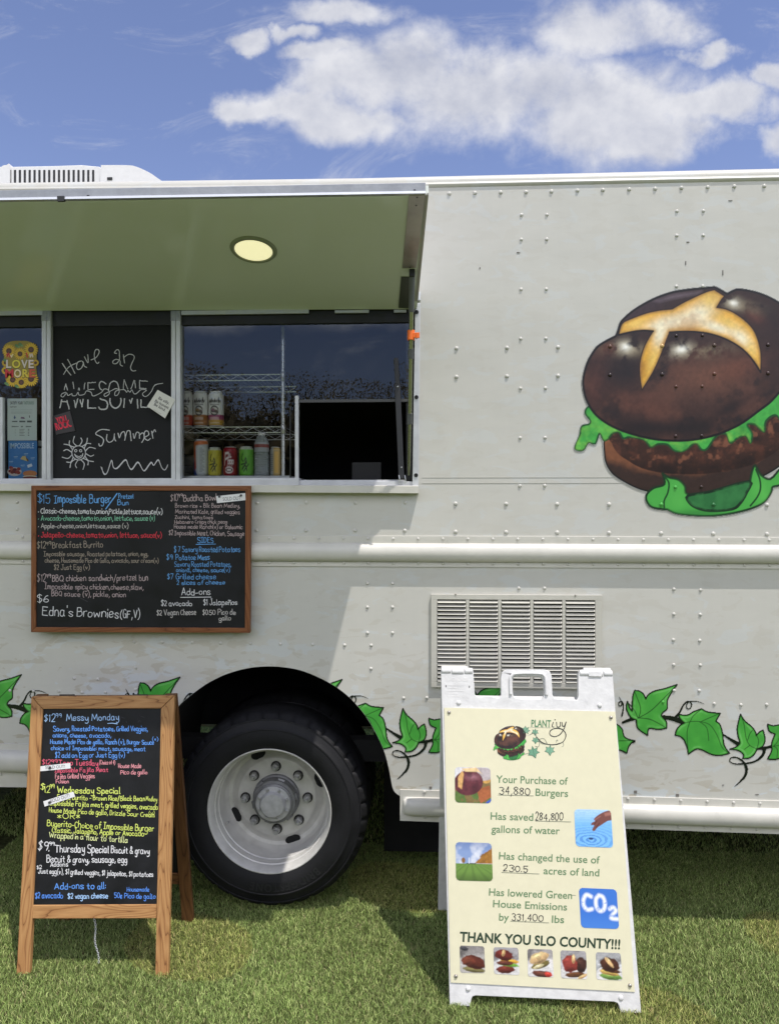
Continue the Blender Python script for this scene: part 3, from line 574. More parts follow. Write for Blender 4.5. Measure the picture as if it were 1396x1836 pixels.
# belt rail and lower rub rail: flanged half-rounds
bt, bb = zl(0, 958, 440, 960, 1000, 961.5, 1396, 963.5), zl(0, 1010.8, 440, 1015, 1396, 1020)
hr = [(-.004-.032*max(0., math.sin(math.pi*i/26))**.9, .235+.60*(1-math.cos(math.pi*i/26))/2) for i in range(27)]
prof = [(.0, 0), (-.005, .005), (-.005, .21)]+hr+[(-.005, .86), (-.005, .995), (.0, 1)]
belt = sweep("belt_rail", bt, bb, prof, [XL, PY(0, 980)[0], PY(440, 980)[0], PY(1000, 980)[0], XR], TRIM, truck, smooth_=True)
rt_, rb_ = zl(717, 1415.5, 1118, 1427, 1396, 1435.5), zl(717, 1471, 1124, 1484.6, 1396, 1494.5)
def halfround(name, top, bot, x0, x1, p0, p1, depth, capleft=False, capright=False):
    R_ = []; n = 24
    xs = [x0, x1]; mb = MB()
    hr = [(-.006-depth*max(0., math.sin(math.pi*i/n))**.8, p0+(p1-p0)*(1-math.cos(math.pi*i/n))/2) for i in range(n+1)]
    prof = [(.03, 0), (-.006, .0), (-.006, p0-.02)]+hr+[(-.006, p1+.02), (-.006, 1.0), (.03, 1.0)]
    ins = .035
    def ring(x, s): return [(x, (-.006+(y+.006)*s if y < -.0065 else y), top(x)+(bot(x)-top(x))*((t_-.5*(p0+p1))*(1 if y >= -.0065 else (.55+.45*s))+.5*(p0+p1))) for y, t_ in prof]
    rows = []
    if capleft: rows += [ring(x0, 0), ring(x0+.012, 0), ring(x0+.016, .45), ring(x0+.026, .75), ring(x0+.045, .93), ring(x0+.075, 1)]
    else: rows += [ring(x0, 1)]
    if capright: rows += [ring(x1-.075, 1), ring(x1-.045, .93), ring(x1-.026, .75), ring(x1-.016, .45), ring(x1-.012, 0), ring(x1, 0)]
    else: rows += [ring(x1, 1)]
    k = len(prof); vs = [q for r_ in rows for q in r_]; fs = [(i*k+j, i*k+j+1, (i+1)*k+j+1, (i+1)*k+j) for i in range(len(rows)-1) for j in range(k-1)]
    fs += [tuple(range(k)), tuple(range((len(rows)-1)*k, len(rows)*k))[::-1]]
    o = mb.add(vs, fs).obj(name, TRIM, truck)
    for pl in o.data.polygons: pl.use_smooth = True
    o.data.set_sharp_from_angle(angle=math.radians(28))
    return o
halfround("rub_rail", rt_, rb_, PY(717, 1440)[0], XR, .22, .81, .036, capleft=True)
lt_, lb_ = zl(0, 1333, 60, 1334.5), zl(0, 1402, 60, 1404)
halfround("rub_rail", lt_, lb_, XL, PY(262, 1380)[0], .16, .72, .036, capright=True)
sweep("skirt_flange", zl(0, 1393, 60, 1394), zl(0, 1411, 60, 1411.5), [(.03, 0), (-.004, 0), (-.004, 1), (.03, 1)], [XL, PY(262, 1380)[0]], TRIM, truck)
# panel seams
mb = MB()
for ln, w in ((zl(756, 866.5, 1396, 865.5), .0007), (zl(756, 856.5, 1396, 855.5), .0005)):
    x0, x1 = PY(756, 860)[0], XR; mb.hexa([(x0, -.0012, ln(x0)-w), (x1, -.0012, ln(x1)-w), (x1, -.0012, ln(x1)+w), (x0, -.0012, ln(x0)+w)], [(x0, .0, ln(x0)-w), (x1, .0, ln(x1)-w), (x1, .0, ln(x1)+w), (x0, .0, ln(x0)+w)])
mb.obj("panel_seam", mat("seam_joint", (.36, .35, .31), .6), truck)  # thin strips in the seam's own darker tone

mb = MB()
for x, y, w, h in ((1139, 1420.5, 2.6, 2.6), (1214, 1426.5, 2.8, 2.6), (771.5, 1413, 2.4, 2.4), (1229, 471, .9, 3.4), (1295.5, 488.5, .9, 4.6), (1309, 359, 3.4, .6), (929, 452.5, 3, .7), (1233, 433.5, 2.4, .9), (928, 452, 1, .6), (860, 480, 1, 1.4), (1357, 1425, 3, .7), (1296, 1408, 1.6, .8)):
    a = PY(x-w, y-h, -.0018); b = PY(x+w, y+h, -.0018); mb.box((a[0], -.0018, b[2]), (b[0], -.0002, a[2]))
split(mb.obj('screw_hole', mat('dark_chip', (.17, .16, .145), .7), truck))

# ---------------- burger mural (drawn in units of the enlarged crop: 3.525 per photograph pixel, origin 1000,480)
def burger_canvas(sc=4.0):
    c = Canvas(int(1720/sc), int(1640/sc), sc)
    sm = lambda p, k=4: smooth(p, k, True)
    bun = sm([(158,735),(165,665),(187,597),(215,545),(248,500),(300,465),(360,434)])[:-4]
    bun = [(360,434)]+smooth([(360,434),(372,418),(394,350),(412,325)],3)+smooth([(412,325),(470,275),(540,230),(620,190),(720,155),(820,138),(920,128),(990,122)],4)+[(1030,142),(1068,165),(1100,148)]+smooth([(1125,137),(1180,140),(1260,158),(1330,185),(1396,222),(1470,285),(1530,380),(1560,490),(1545,600),(1490,700),(1396,790),(1340,850),(1270,903),(1180,970),(1100,1015),(1000,1055),(900,1080),(800,1092),(700,1092),(600,1082),(500,1060),(400,1028),(320,990),(250,940),(205,885),(172,815),(158,735),(166,665),(187,597),(215,545),(248,500),(300,465),(360,434)],4)
    cut = smooth([(382,424),(405,352),(470,318),(560,285),(640,268),(720,260)],4)+smooth([(720,260),(780,225),(860,185),(940,150),(988,138)],3)+[(1052,178)]+smooth([(1052,178),(1030,205),(1003,250)],3)+smooth([(1003,250),(1060,260),(1120,288),(1190,340),(1240,400),(1270,480),(1283,560),(1280,660)],4)+smooth([(1280,660),(1255,615),(1220,570),(1160,510),(1080,460),(990,425),(900,407),(800,402),(705,407)],4)+smooth([(705,407),(680,470),(650,550),(610,640),(570,710),(530,772)],4)+smooth([(530,772),(518,700),(515,620),(527,550),(553,480),(600,400)],4)+smooth([(600,400),(540,396),(470,404),(382,424)],3)
    lett = smooth([(190,880),(172,920),(205,968),(192,990),(150,1002),(137,1060),(108,1132),(122,1153),(162,1150),(192,1105),(235,1112),(262,1047),(285,1088),(312,1085),(347,1045),(385,1040),(412,1078),(452,1070),(540,1085),(585,1132),(630,1115),(690,1117),(735,1155),(795,1157),(868,1108),(905,1148),(942,1143),(1002,1062),(1062,1050),(1088,1107),(1140,1072),(1188,1062),(1215,1107),(1226,1050),(1195,993),(1243,990),(1302,1037),(1312,970),(1372,930),(1420,975),(1450,910),(1500,900),(1530,830),(1580,800),(1560,720),(1500,690),(1300,800),(900,960),(500,940),(260,860)],4,True)
    patty = sm([(335,1040),(340,1110),(375,1170),(435,1215),(525,1265),(650,1295),(800,1305),(950,1300),(1100,1277),(1250,1235),(1396,1150),(1490,1060),(1500,960),(1396,900),(800,1050)])
    bot = sm([(300,1080),(293,1160),(306,1240),(350,1305),(420,1352),(500,1392),(580,1415),(700,1432),(830,1432),(960,1420),(1100,1392),(1250,1338),(1396,1255),(1480,1170),(1480,1080),(1300,1100),(800,1200),(400,1100)])
    leaf = smooth([(660,1300),(672,1368),(605,1392),(562,1430),(558,1470),(590,1512),(660,1526),(690,1527)],4)+smooth([(690,1527),(740,1550),(820,1562),(960,1568),(1100,1552),(1220,1522),(1300,1482),(1345,1420),(1356,1386),(1396,1376),(1450,1345),(1500,1290),(1470,1240),(1396,1277)],4)+smooth([(1396,1277),(1340,1336),(1282,1310),(1245,1250),(1225,1290),(1214,1352)],3)+smooth([(1214,1352),(1100,1387),(960,1418),(818,1432),(800,1380),(760,1340),(700,1325),(660,1300)],4)
    n1, n2, n3 = c.noise(170, 1), c.noise(60, 2), c.noise(320, 5, 3)
    for pl in (bun, lett, patty, bot, leaf): c.poly(pl, (228, 228, 224), grow=9)
    c.a = np.minimum(c.a, 1)
    # bottom bun
    m = c.poly(bot, (52, 36, 32)); edge = np.clip((1330-(c.X-760)**2*.00042-c.Y+60*(n2-.5))/70, 0, 1)
    c.put(m*edge*.95, np.clip(lin((140, 88, 60))*(.55+.9*n1[..., None]), 0, 1)); c.poly(bot, (0, 0, 0), outline=12, op=0)
    # patty
    m = c.poly(patty, (56, 33, 26)); lump = np.clip((n2-.52)*5, 0, 1); c.put(m*lump*.7, (92, 52, 38)); c.put(m*np.clip((c.noise(48, 9, 3)-.63)*7, 0, 1)*.5, (146, 92, 68)); c.put(m*np.clip((.44-n2)*6, 0, 1)*.7, (26, 14, 14))
    c.put(m*np.clip((c.Y-1215+(c.X-760)**2*.0003)/60, 0, 1)*.6, (28, 16, 15))
    # lettuce
    m = c.poly(lett, (64, 160, 68), outline=13, ocol=(20, 70, 34)); c.put(m*np.clip((n2-.48)*4, 0, 1)*.55*np.clip((c.Y-900)/150, 0, 1), (136, 196, 80)); c.put(m*np.clip((.45-n1)*5, 0, 1)*.5, (40, 128, 56))
    # top bun
    m = c.poly(bun, (50, 34, 33)); c.put(m*np.clip((n1-.44)*4, 0, 1)*.75*np.clip((c.Y-480)/160, 0, 1), (88, 56, 47)); c.blob(930, 690, 300, 150, (104, 68, 54), .75, -.2, m); c.blob(1130, 640, 130, 70, (112, 66, 50), .5, -.3, m); c.blob(500, 860, 230, 70, (92, 56, 46), .6, .3, m); c.blob(230, 740, 60, 150, (88, 52, 46), .5, .1, m)
    c.put(m*np.clip((.47-n2)*5, 0, 1)*.75*np.clip((n3-.35)*3, 0, 1), (26, 22, 26)); c.blob(430, 640, 90, 110, (24, 22, 28), .75, .5, m); c.blob(700, 1010, 430, 50, (24, 20, 24), .85, 0, m); c.blob(1080, 890, 190, 40, (26, 21, 24), .75, -.5, m); c.blob(1320, 300, 90, 60, (24, 20, 25), .7, .7, m); c.blob(1400, 500, 120, 220, (44, 27, 28), .5, 0, m); c.blob(1240, 300, 70, 40, (110, 60, 48), .5, .5, m)
    c.blob(520, 270, 240, 50, (58, 44, 52), .8, -.5, m)
    c.poly([(600,210),(740,165),(910,146),(880,165),(760,190),(640,215)], (112, 98, 108), soft=26, clip=m, op=.6)
    for (x, y, rx, ry, rt) in ((780, 515, 62, 38, -.2), (425, 500, 52, 40, .1), (1112, 222, 44, 32, .3)):
        wk = np.clip((n2-.3)*4, 0, 1); c.blob(x+120 if x == 780 else x+24, y+14, rx*2.7, ry*1.0, (132, 118, 96), .85, rt*.5, m*wk); c.blob(x, y, rx*1.0, ry*1.0, (196, 188, 168), .95, rt, m*np.clip(wk*1.5, 0, 1)); c.blob(x, y, rx*.5, ry*.5, (246, 244, 236), 1., rt, m)
    c.blob(320, 505, 50, 40, (120, 74, 58), .5, 0, m); c.blob(1200, 250, 80, 26, (96, 84, 68), .6, .5, m)
    # score in the crust
    sdc = c.sd(cut); mc = np.clip(.5-sdc/c.sc, 0, 1); dep = np.clip(-sdc/55, 0, 1)
    gold = lin((216, 162, 58))*(.7+.6*n1[..., None]); c.put(mc, np.clip(gold, 0, 1)); c.put(mc*(1-np.clip(-sdc/22, 0, 1))*.85, (112, 82, 62))
    for (x, y, rx, ry, r_) in ((700, 350, 170, 45, -.25), (890, 290, 120, 60, -.5), (1000, 375, 110, 35, .3), (645, 430, 40, 80, .2), (1160, 440, 90, 40, .8)): c.blob(x, y, rx, ry, (244, 236, 208), .95*1, r_, mc*np.clip(-sdc/30, 0, 1))
    for (x, y, rx, ry, r_) in ((490, 350, 70, 30, -.3), (960, 200, 60, 60, -.5), (1080, 350, 100, 30, .5), (600, 580, 30, 90, .3), (1220, 520, 30, 70, -.3)): c.blob(x, y, rx, ry, (232, 196, 104), .75, r_, mc*np.clip(-sdc/26, 0, 1))
    c.put(mc*np.clip((.40-n1)*7, 0, 1)*.4, (168, 108, 44))
    c.poly(cut, (0, 0, 0), outline=7, ocol=(36, 24, 22), op=0); c.poly(bun, (0, 0, 0), outline=15, ocol=(18, 15, 18), op=0)
    c.stroke(smooth([(382,424),(470,404),(540,396),(600,400)],4), 12, (20, 16, 18)); c.stroke(smooth([(705,407),(800,402),(900,407),(990,425),(1080,460),(1160,510),(1220,570),(1280,660)],4), 11, (20, 16, 18))
    c.rgb = np.clip(c.rgb*(1+.34*(c.noise(20, 31, 2)-.5)[..., None]+.16*(c.noise(90, 33, 3)-.5)[..., None]), 0, 1)
    # leaves round the base
    m = c.poly(leaf, (72, 164, 70), outline=15, ocol=(14, 46, 24)); c.blob(760, 1460, 60, 90, (88, 176, 80), .6, .2, m); c.blob(1290, 1420, 50, 90, (92, 182, 82), .6, -.4, m); c.blob(900, 1550, 200, 22, (48, 120, 56), .7, 0, m)
    cup = smooth([(822,1440),(960,1416),(1206,1350),(1192,1420),(1150,1490),(1100,1526),(960,1536),(872,1516),(826,1480)],3,True)
    mm = c.poly(cup, (40, 104, 56), outline=18, ocol=(12, 40, 24)); c.put(mm*np.clip((n2-.45)*4, 0, 1)*.5, (58, 128, 70))
    for s_ in ([(672,1318),(700,1360),(694,1420),(670,1475),(672,1525)], [(1250,1275),(1275,1340),(1278,1400),(1258,1450),(1215,1505)]): c.stroke(smooth(s_, 4), 11, (14, 60, 28))
    return c
BUR = burger_canvas()
decal("burger_mural", BUR, lambda X, Y: PY(1000+X/3.525, 480+Y/3.525, -.0022), PAINT, truck)

# ---------------- ivy border (units of the enlarged crop: 5.453 per pixel, origin 1140,1100)
def q2(pts): return [((740+x/2.128-1140)*5.453, (1030+y/2.128-1100)*5.453) for x, y in pts]
def ivy_canvas(sc=5.0):
    x0, y0 = -470, 640; c = Canvas(int(2150/sc), int(1120/sc), sc, x0, y0); K = (10, 20, 14)
    LA = q2(smooth([(1008,420),(960,436),(920,446),(897,460),(888,476)],4)+smooth([(888,476),(878,456),(862,445),(845,443)],4)+smooth([(845,443),(838,470),(836,522)],3)+smooth([(836,522),(826,510),(818,484)],2)+smooth([(818,484),(814,512),(830,545),(852,556)],3)+smooth([(852,556),(858,588),(895,614)],3)+smooth([(895,614),(900,588),(935,592),(968,587)],3)+smooth([(968,587),(966,562),(948,540),(955,525),(970,512),(970,482),(985,452),(1008,420)],3))
    LB = smooth([(415,990),(500,995),(560,962),(640,933)],4)+smooth([(640,933),(700,965),(822,977)],3)+smooth([(822,977),(800,1015),(778,1055)],3)+smooth([(778,1055),(820,1090),(845,1180),(860,1290),(912,1367)],4)+smooth([(912,1367),(830,1388),(740,1380),(660,1342),(600,1325),(555,1343),(512,1377)],4)+smooth([(512,1377),(500,1315),(470,1240),(430,1203),(382,1193)],4)+smooth([(382,1193),(395,1140),(430,1095),(472,1072)],3)+smooth([(472,1072),(430,1030),(415,990)],3)
    LC = smooth([(1020,985),(1060,1050),(1130,1110),(1165,1160),(1174,1197)],4)+smooth([(1174,1197),(1200,1165),(1240,1141)],3)+smooth([(1240,1141),(1256,1200),(1258,1250),(1235,1302),(1180,1326)],4)+smooth([(1180,1326),(1160,1370),(1110,1413),(1042,1421)],4)+smooth([(1042,1421),(1050,1385),(1020,1352),(980,1336),(915,1328)],4)+smooth([(915,1328),(970,1310),(1010,1278),(1012,1250),(995,1190),(990,1110),(1020,985)],4)
    LD = smooth([(1285,1083),(1340,1100),(1420,1090),(1500,1120),(1545,1165)],4)+smooth([(1545,1165),(1560,1230),(1600,1260),(1660,1275)],3)+smooth([(1660,1275),(1610,1330),(1590,1400)],3)+smooth([(1590,1400),(1520,1370),(1450,1385),(1380,1425),(1283,1425)],4)+smooth([(1283,1425),(1325,1345),(1325,1270),(1358,1180)],4)+smooth([(1358,1180),(1300,1150),(1285,1083)],3)
    st = lambda p, w: c.stroke(smooth(p, 5), np.interp(np.linspace(0, 1, len(smooth(p, 5))), np.linspace(0, 1, len(w)), w), K)
    st(q2([(955,545),(985,549),(1022,560)]), (36, 44, 52)); st(q2([(996,552),(1018,525),(1032,498),(1048,485),(1062,492),(1060,508),(1049,514),(1043,504),(1050,488),(1075,484),(1100,490),(1118,501)]), (30, 18, 14, 12, 11, 11, 10, 10, 10, 9, 7, 3))
    st([(818,1160),(900,1218),(1010,1285)], (5, 22, 42)); st([(1165,1328),(1240,1322),(1335,1298)], (16, 24, 30))
    st([(1258,1318),(1235,1390),(1160,1448),(1055,1470),(965,1472),(916,1448),(930,1412),(990,1412),(1050,1456),(1078,1520),(1058,1600),(960,1696)], (34, 26, 18, 16, 11, 10, 10, 12, 22, 30, 24, 4))
    st([(1650,1290),(1750,1250)], (20, 34)); T_ = 300*5.453
    st([(q[0], q[1]) for q in q2([(800,566),(825,556),(858,548)])], (22, 30, 30)); st(q2([(797,540),(803,505),(797,485),(785,490),(787,503),(797,497),(792,478),(783,463)]), (16, 12, 10, 9, 9, 9, 7, 3))
    for pl in (LA, LB, LC, LD):
        m = c.poly(pl, (70, 158, 62)); n = c.noise(150, len(pl)); c.put(m*np.clip((n-.45)*4, 0, 1)*.55, (88, 178, 72)); c.put(m*np.clip((.46-n)*4, 0, 1)*.4, (50, 134, 52)); s_ = c.sd(pl); c.put(m*np.clip(1-np.abs(s_+22)/12, 0, 1)*.35*np.clip((n-.4)*5, 0, 1), (150, 214, 140)); c.put(np.clip(.5-(np.abs(s_)-6.5)/c.sc, 0, 1), K)
    V_ = (22, 70, 26)
    for vn in ([(860,548),(905,522),(950,480),(1000,428)], [(860,548),(868,510),(845,447)], [(860,548),(900,552),(935,568),(965,586)], [(858,550),(845,520),(821,490)]): c.stroke(smooth(q2(vn), 4), 8, V_)
    for vn in ([(470,1072),(540,1058),(620,1058),(720,1090),(790,1190),(840,1310),(900,1365)], [(525,1060),(497,1170),(510,1370)], [(530,1055),(560,1000),(635,940)], [(640,1055),(720,1020),(815,980)], [(620,1060),(690,1120),(710,1245)], [(1180,1325),(1110,1290),(1072,1210),(1055,1090),(1025,1000)], [(1180,1325),(1197,1250),(1178,1190)], [(1112,1290),(1058,1330)], [(1090,1240),(1110,1180),(1135,1145)], [(1340,1300),(1390,1240),(1420,1100)], [(1340,1300),(1380,1330),(1375,1420)], [(1340,1300),(1480,1280),(1640,1276)]): c.stroke(smooth(vn, 4), 7, V_)
    c.blob(1125-0, 860, 1, 1, V_, 0); return c
IVY = ivy_canvas()
A0, A2 = PY(1214, 1227)[0], PY(614, 1218)[0]; PER = (A0-A2)/2; zA0, zA2 = PY(1214, 1227)[2], PY(614, 1218)[2]
def inside_body(x, z):
    P = np.array([(q[0], q[2]) for q in outer]); ins = np.zeros(x.shape, bool)
    for (x0, y0), (x1, y1) in zip(P, np.roll(P, -1, 0)):
        if y0 != y1: ins ^= ((y0 > z) != (y1 > z)) & (x < (x1-x0)*(z-y0)/(y1-y0)+x0)
    return ins
for k in range(-5, 2):
    def mp(X, Y, k=k):
        P = PY(1140+X/5.453, 1100+Y/5.453, -.0015); P[:, 0] += k*PER; P[:, 2] += (zA0-zA2)/2*k; P[:, 1] -= .0001*(k % 2); return P
    P = mp(IVY.X.ravel(), IVY.Y.ravel()); ins = inside_body(P[:, 0], P[:, 2]).reshape(IVY.h, IVY.w)
    ex = ins[:-1, :-1] & ins[1:, 1:] & ins[1:, :-1] & ins[:-1, 1:]
    decal("ivy_mural", IVY, mp, PAINT, truck, extra=ex)

# ---------------- rivets
RV = []
def row(pts): RV.extend(pts)
for i, (x, y) in enumerate(zip((305,390,475,559,643,729,813,900,986,1073,1160,1248,1347), (123,121,119,118,116,113,111,109,107,104,102,99,98))): RV.append((640+x/1.8466, 280+y/1.8466, 6))
for k in range(1, 8): RV.append((1369.5+k*46.5, 333-k*1.1, 6))
for xa_, xb_, ys in ((934.5, 980, (385, 429, 518.5, 607, 696, 785, 871)), (1213, 1260.5, (378.2, 422, 513.2, 602, 693, 782, 873.5)), (1500, 1548, (375, 420, 511, 600, 691, 781, 873))):
    for y in ys: RV += [(xa_-(y-385)*.006, y, 5.2), (xb_-(y-385)*.008, y-.4, 5.2)]
for y0, y1 in ((624.3, 618.3), (675.4, 669.3), (903, 905.3), (953.4, 957.5)):
    for i, x in enumerate((818, 908.6, 1000, 1092.9, 1186.3, 1279.8, 1375.9, 1471, 1566)): RV.append((x-(.7 if y0 > 800 else 0)*2.2, y0+(y1-y0)*i/6, 6.2))
for x in (726, 637, 548.7, 460.9, 31, -57, -145): RV += [(x, 901.4 if x > 400 else 900, 5.4), (x-.5, 951 if x > 400 else 948.5, 5.6)]
for k in range(-3, 35):
    x = 482.5+k*(44.2 if k < 0 else 44.3+.026*k)
    if not (58 < x < 447) or True: RV += [(x, 965.2+.0035*(x-482), 4.6), (x+.2, 1008.6+.0055*(x-482), 4.6)]
for k in range(1, 16): 
    if k > 9: RV += [(482.5-k*44.2, 963, 4.6), (482.5-k*44.2, 1006, 4.6)]
for x, y in ((658.6, 1045.8), (703.5, 1046), (658.6, 1088.7), (703.5, 1088.7), (658.6, 1134.8), (703.5, 1134.8), (665.4, 1157), (665, 1199), (663.8, 1246), (723.4, 1251.8), (765, 1251.3), (617.7, 1156.8), (560.7, 1155.7), (502.6, 1155), (449, 1154), (395, 1153.5), (929.8, 1054.6), (975.9, 1054.6),
             (1207.6, 1056.3), (1255.5, 1058), (1207.6, 1101), (1255, 1102), (1206.8, 1147.4), (1254, 1148.6), (1207.3, 1192), (1255, 1192.7), (1208, 1238), (1253, 1238.5), (1280, 1262), (1327.8, 1264), (1374, 1263.5), (1420, 1264), (1188, 1259),
             (133, 1216.6), (175.4, 1217.8), (60, 1239), (105.7, 1239.8), (146.6, 1241.5), (189, 1241.5), (243.5, 1197.7), (243, 1236.7), (18, 1238), (7, 1343), (46, 1343.6), (290, 1152), (240, 1151.5), (345, 1152.5)): RV.append((x, y, 5.0))
for k in range(-2, 7): RV += [(1172.8+k*47.3, 1434.3+k*1.7, 4.8), (1170+k*46.6, 1481.5+k*1.6, 4.6)]
for k in range(-9, -2):
    x = 1172.8+k*45.8; RV += [(x, 1434.3+k*1.55, 4.8), (x, 1481.5+k*1.75, 4.6)]
for k in range(-5, 6): RV += [(2+k*43.5, 1389+k*.4, 4.4)]
mb = MB(); cols = []
belt_y = lambda y: -.0055 if (y > 959 and y < 1016) else (-.0065 if y > 1412 or 1380 < y < 1400 else -.0002)
for (x, y, d) in RV:
    c = PY(x, y, belt_y(y)); n0 = len(mb.v)
    i, j = int((y-480)*3.525/BUR.sc), int((x-1000)*3.525/BUR.sc); col = np.array((.535, .524, .482)); o_ = .0
    if 0 <= i < BUR.h and 0 <= j < BUR.w and BUR.a[i, j] > .5: col = BUR.rgb[i, j]*.92; o_ = -.0022
    P_ = c+np.array([0, o_, 0]); ii, jj = int(((y-1100)*5.453-IVY.oy)/IVY.sc), int(((x-1140)*5.453-IVY.ox)/IVY.sc)
    if 0 <= ii < IVY.h and 0 <= jj < IVY.w and IVY.a[ii, jj] > .5: col = IVY.rgb[ii, jj]
    if not (266 < x < 703 and y > 1205): mb.dome(P_, (0, -1, 0), d*.5*.0024*1.15, .0046*d/5, 12); cols += [col]*(len(mb.v)-n0)
tag(colmesh("rivets", mb.v, mb.f, np.array(cols), PAINT, truck, smooth=True), kind="stuff")
# ------------------------------------------------------------------ serving window
def slab(mb, x0, y0, x1, y1, Yf, Yb, mi=0):   # upright slab between two picture corners, front at Yf
    a = PY(x0, y0, Yf); b = PY(x1, y1, Yf); mb.box((min(a[0], b[0]), Yf, min(a[2], b[2])), (max(a[0], b[0]), Yb, max(a[2], b[2])), mi)
win = thing("serving_window", (-.8, .02, WZ0), None, None); win.parent = truck; win.matrix_parent_inverse = Matrix.Translation(-Vector(truck.location)); 
GY = .026
def wchild(o): return o
WLOC = win.location
mb = MB()
slab(mb, -900, 556, 736, 577, .012, .06); mb.obj("header_gasket", BLACK, win)
mb = MB()
for x0, x1 in ((74.6, 82.6), (83.2, 90.6), (306.6, 314.6), (315.2, 323)):
    slab(mb, x0, 557, x1, 866, -.004, .05)
for x0, x1 in ((-148, -140), (-139.4, -132), (-372, -356), (-600, -584)): slab(mb, x0, 557, x1, 866, -.004, .05)
o = mb.obj("mullion", ALUW, win, bevel=.0025)
mb = MB()
for x0, x1 in ((74.2, 83), (83.4, 91), (306.2, 315), (315.4, 323.4)): slab(mb, x0, 557, x1, 575, -.0055, -.0035)
mb.obj("mullion_cap", mat("worn_alu_cap", (.30, .31, .29), .35, .6, var=.3, vscale=40), win)
mb = MB(); slab(mb, -900, 862.5, 536, 870, -.007, .07); slab(mb, 536, 863.5, 742, 872, .004, .09); slab(mb, 536.5, 860.5, 742, 864, .03, .09); slab(mb, -900, 860, 536, 863, .01, .07); mb.obj("bottom_track", ALUW, win, bevel=.0015)
for x0, y0, x1, y1 in ((322, 574, 527, 858), (527, 574, 737, 719), (-140, 574, 75, 862), (-360, 574, -148, 862)):
    a = PY(x0, y0, GY); b = PY(x1, y1, GY); MB().add([(a[0], GY, b[2]), (b[0], GY, b[2]), (b[0], GY, a[2]), (a[0], GY, a[2])], [(0, 1, 2, 3)]).obj("glass", GLASS, win)
mb = MB(); slab(mb, 528.5, 709, 535, 862, .012, .034); slab(mb, -5, 712, 4.6, 862, .008, .03); mb.obj("sash_edge", ALUW, win, bevel=.002)
mb = MB(); slab(mb, 519.3, 728, 521, 858, .035, .04); slab(mb, 527, 716.5, 737, 720, .02, .034); mb.obj("sash_rod", mat("dim_sash_metal", (.09, .09, .09), .4, .5), win)
mb = MB(); slab(mb, 325, 556.8, 553, 561, -.006, .004); slab(mb, 600, 556, 661, 560, -.006, .004); slab(mb, 706, 555, 728, 559.5, -.006, .004); slab(mb, -300, 560, 76, 564, -.006, .004); mb.obj("hinge_strip", ALUW, win)
# jamb on the right: white flange with screw holes
a = PY(742.3, 543, -.012); b = PY(752.6, 873, -.012); jb = PY(750, 873, -.012)
mb = MB(); q = [PY(744, 543, -.012), PY(753.2, 543, -.012), PY(750, 873, -.012), PY(739, 873, -.012)]; mb.hexa(q, [v_+np.array([0, .016, 0]) for v_ in q]); slab(mb, 745.5, 523, 753.6, 538, -.014, .0)
o = mb.obj("jamb_flange", ALUW, win, bevel=.0015)
mb = MB(); slab(mb, 728, 560, 741, 866, .03, .075); mb.obj("jamb_inner", BLACK, win)
mb = MB()
for x, y in ((746.7, 559.5), (746.3, 712), (745.6, 852)): c = PY(x, y, -.0125); mb.lathe([(.0001, 0), (.0085, 0), (.0085, .003), (.0062, .003), (.0062, .0006)], c, (0, -1, 0), 16)
mb.obj("screw_grommet", BLACK, win)
# sill ledge below the window
s0, s1 = zl(0, 867, 750, 871), zl(0, 880.5, 750, 885)
sweep("window_sill", s0, s1, [(.03, 0), (-.036, .02), (-.040, .1), (-.040, .97), (-.036, 1), (.0, 1)], [WX0-.05, PY(751.5, 875)[0]-.004], TRIM, truck)

# ------------------------------------------------------------------ serving awning
YO = -.74
aw = thing("serving_awning", (-.9, -.37, 2.7), None, None); aw.parent = truck; aw.matrix_parent_inverse = Matrix.Translation(-Vector(truck.location))
ob = zl(0, 362, 762, 349.8, Y=YO); hb = zl(0, 557.5, 745, 554, Y=-.004); ot = zl(0, 342, 771, 328, Y=YO)
xo, xh = PY(768, 348, YO)[0], PY(747, 556, -.004)[0]; XA = -2.3
A = [np.array([XA, YO, ob(XA)]), np.array([xo, YO, ob(xo)]), np.array([xh, -.004, hb(xh)]), np.array([XA, -.004, hb(XA)])]
AP = Plane(A[0], A[1], A[2]); nup = -AP.n if AP.n[2] < 0 else AP.n; TH = ot(0)-ob(0)
topv = [v_+nup*TH*.92 for v_ in A]
MB().hexa(A, topv).obj("awning_panel", GREEN, aw)
MB().hexa([topv[0]+nup*.001, topv[1]+nup*.001, topv[2]+nup*.001, topv[3]+nup*.001], [v_+nup*.004 for v_ in topv]).obj("awning_skin", BODY, aw)
mb = MB(); n_ = 2; x1 = PY(762.5, 345, YO)[0]
xs = [XA, x1]; EDGE = mat('shaded_aluminium', (.30, .31, .335), .42, .45, bump=.08, bscale=150, var=.2, vscale=18); prof = [(YO-.001, -.02), (YO-.004, .0), (YO-.010, .10), (YO-.010, .70), (YO-.016, .74), (YO-.017, .98), (YO-.001, 1.02)]  # aluminium darkened to paint in the weak grazing sun on this face
sweep('awning_edge_channel', ot, lambda x: ot(x)+(ob(x)-ot(x))*.78, [(y, t_/.78 if t_ < .78 else 1.) for y, t_ in prof[:4]]+[(YO-.001, 1.)], xs, EDGE, aw); sweep('awning_drip_lip', lambda x: ot(x)+(ob(x)-ot(x))*.775, ob, [(YO-.001, 0), (YO-.016, .02), (YO-.017, .98), (YO-.001, 1.02)], xs, ALU, aw)
mb = MB(); d = [AP.at(762.5, 349.5, .0035), AP.at(733, 350.5, .0035), AP.at(721, 481, .0035), AP.at(745.5, 480, .0035)]; mb.hexa(d, [p_-AP.n*.003 for p_ in d]); mb.obj("awning_side_strip", STEEL, aw)
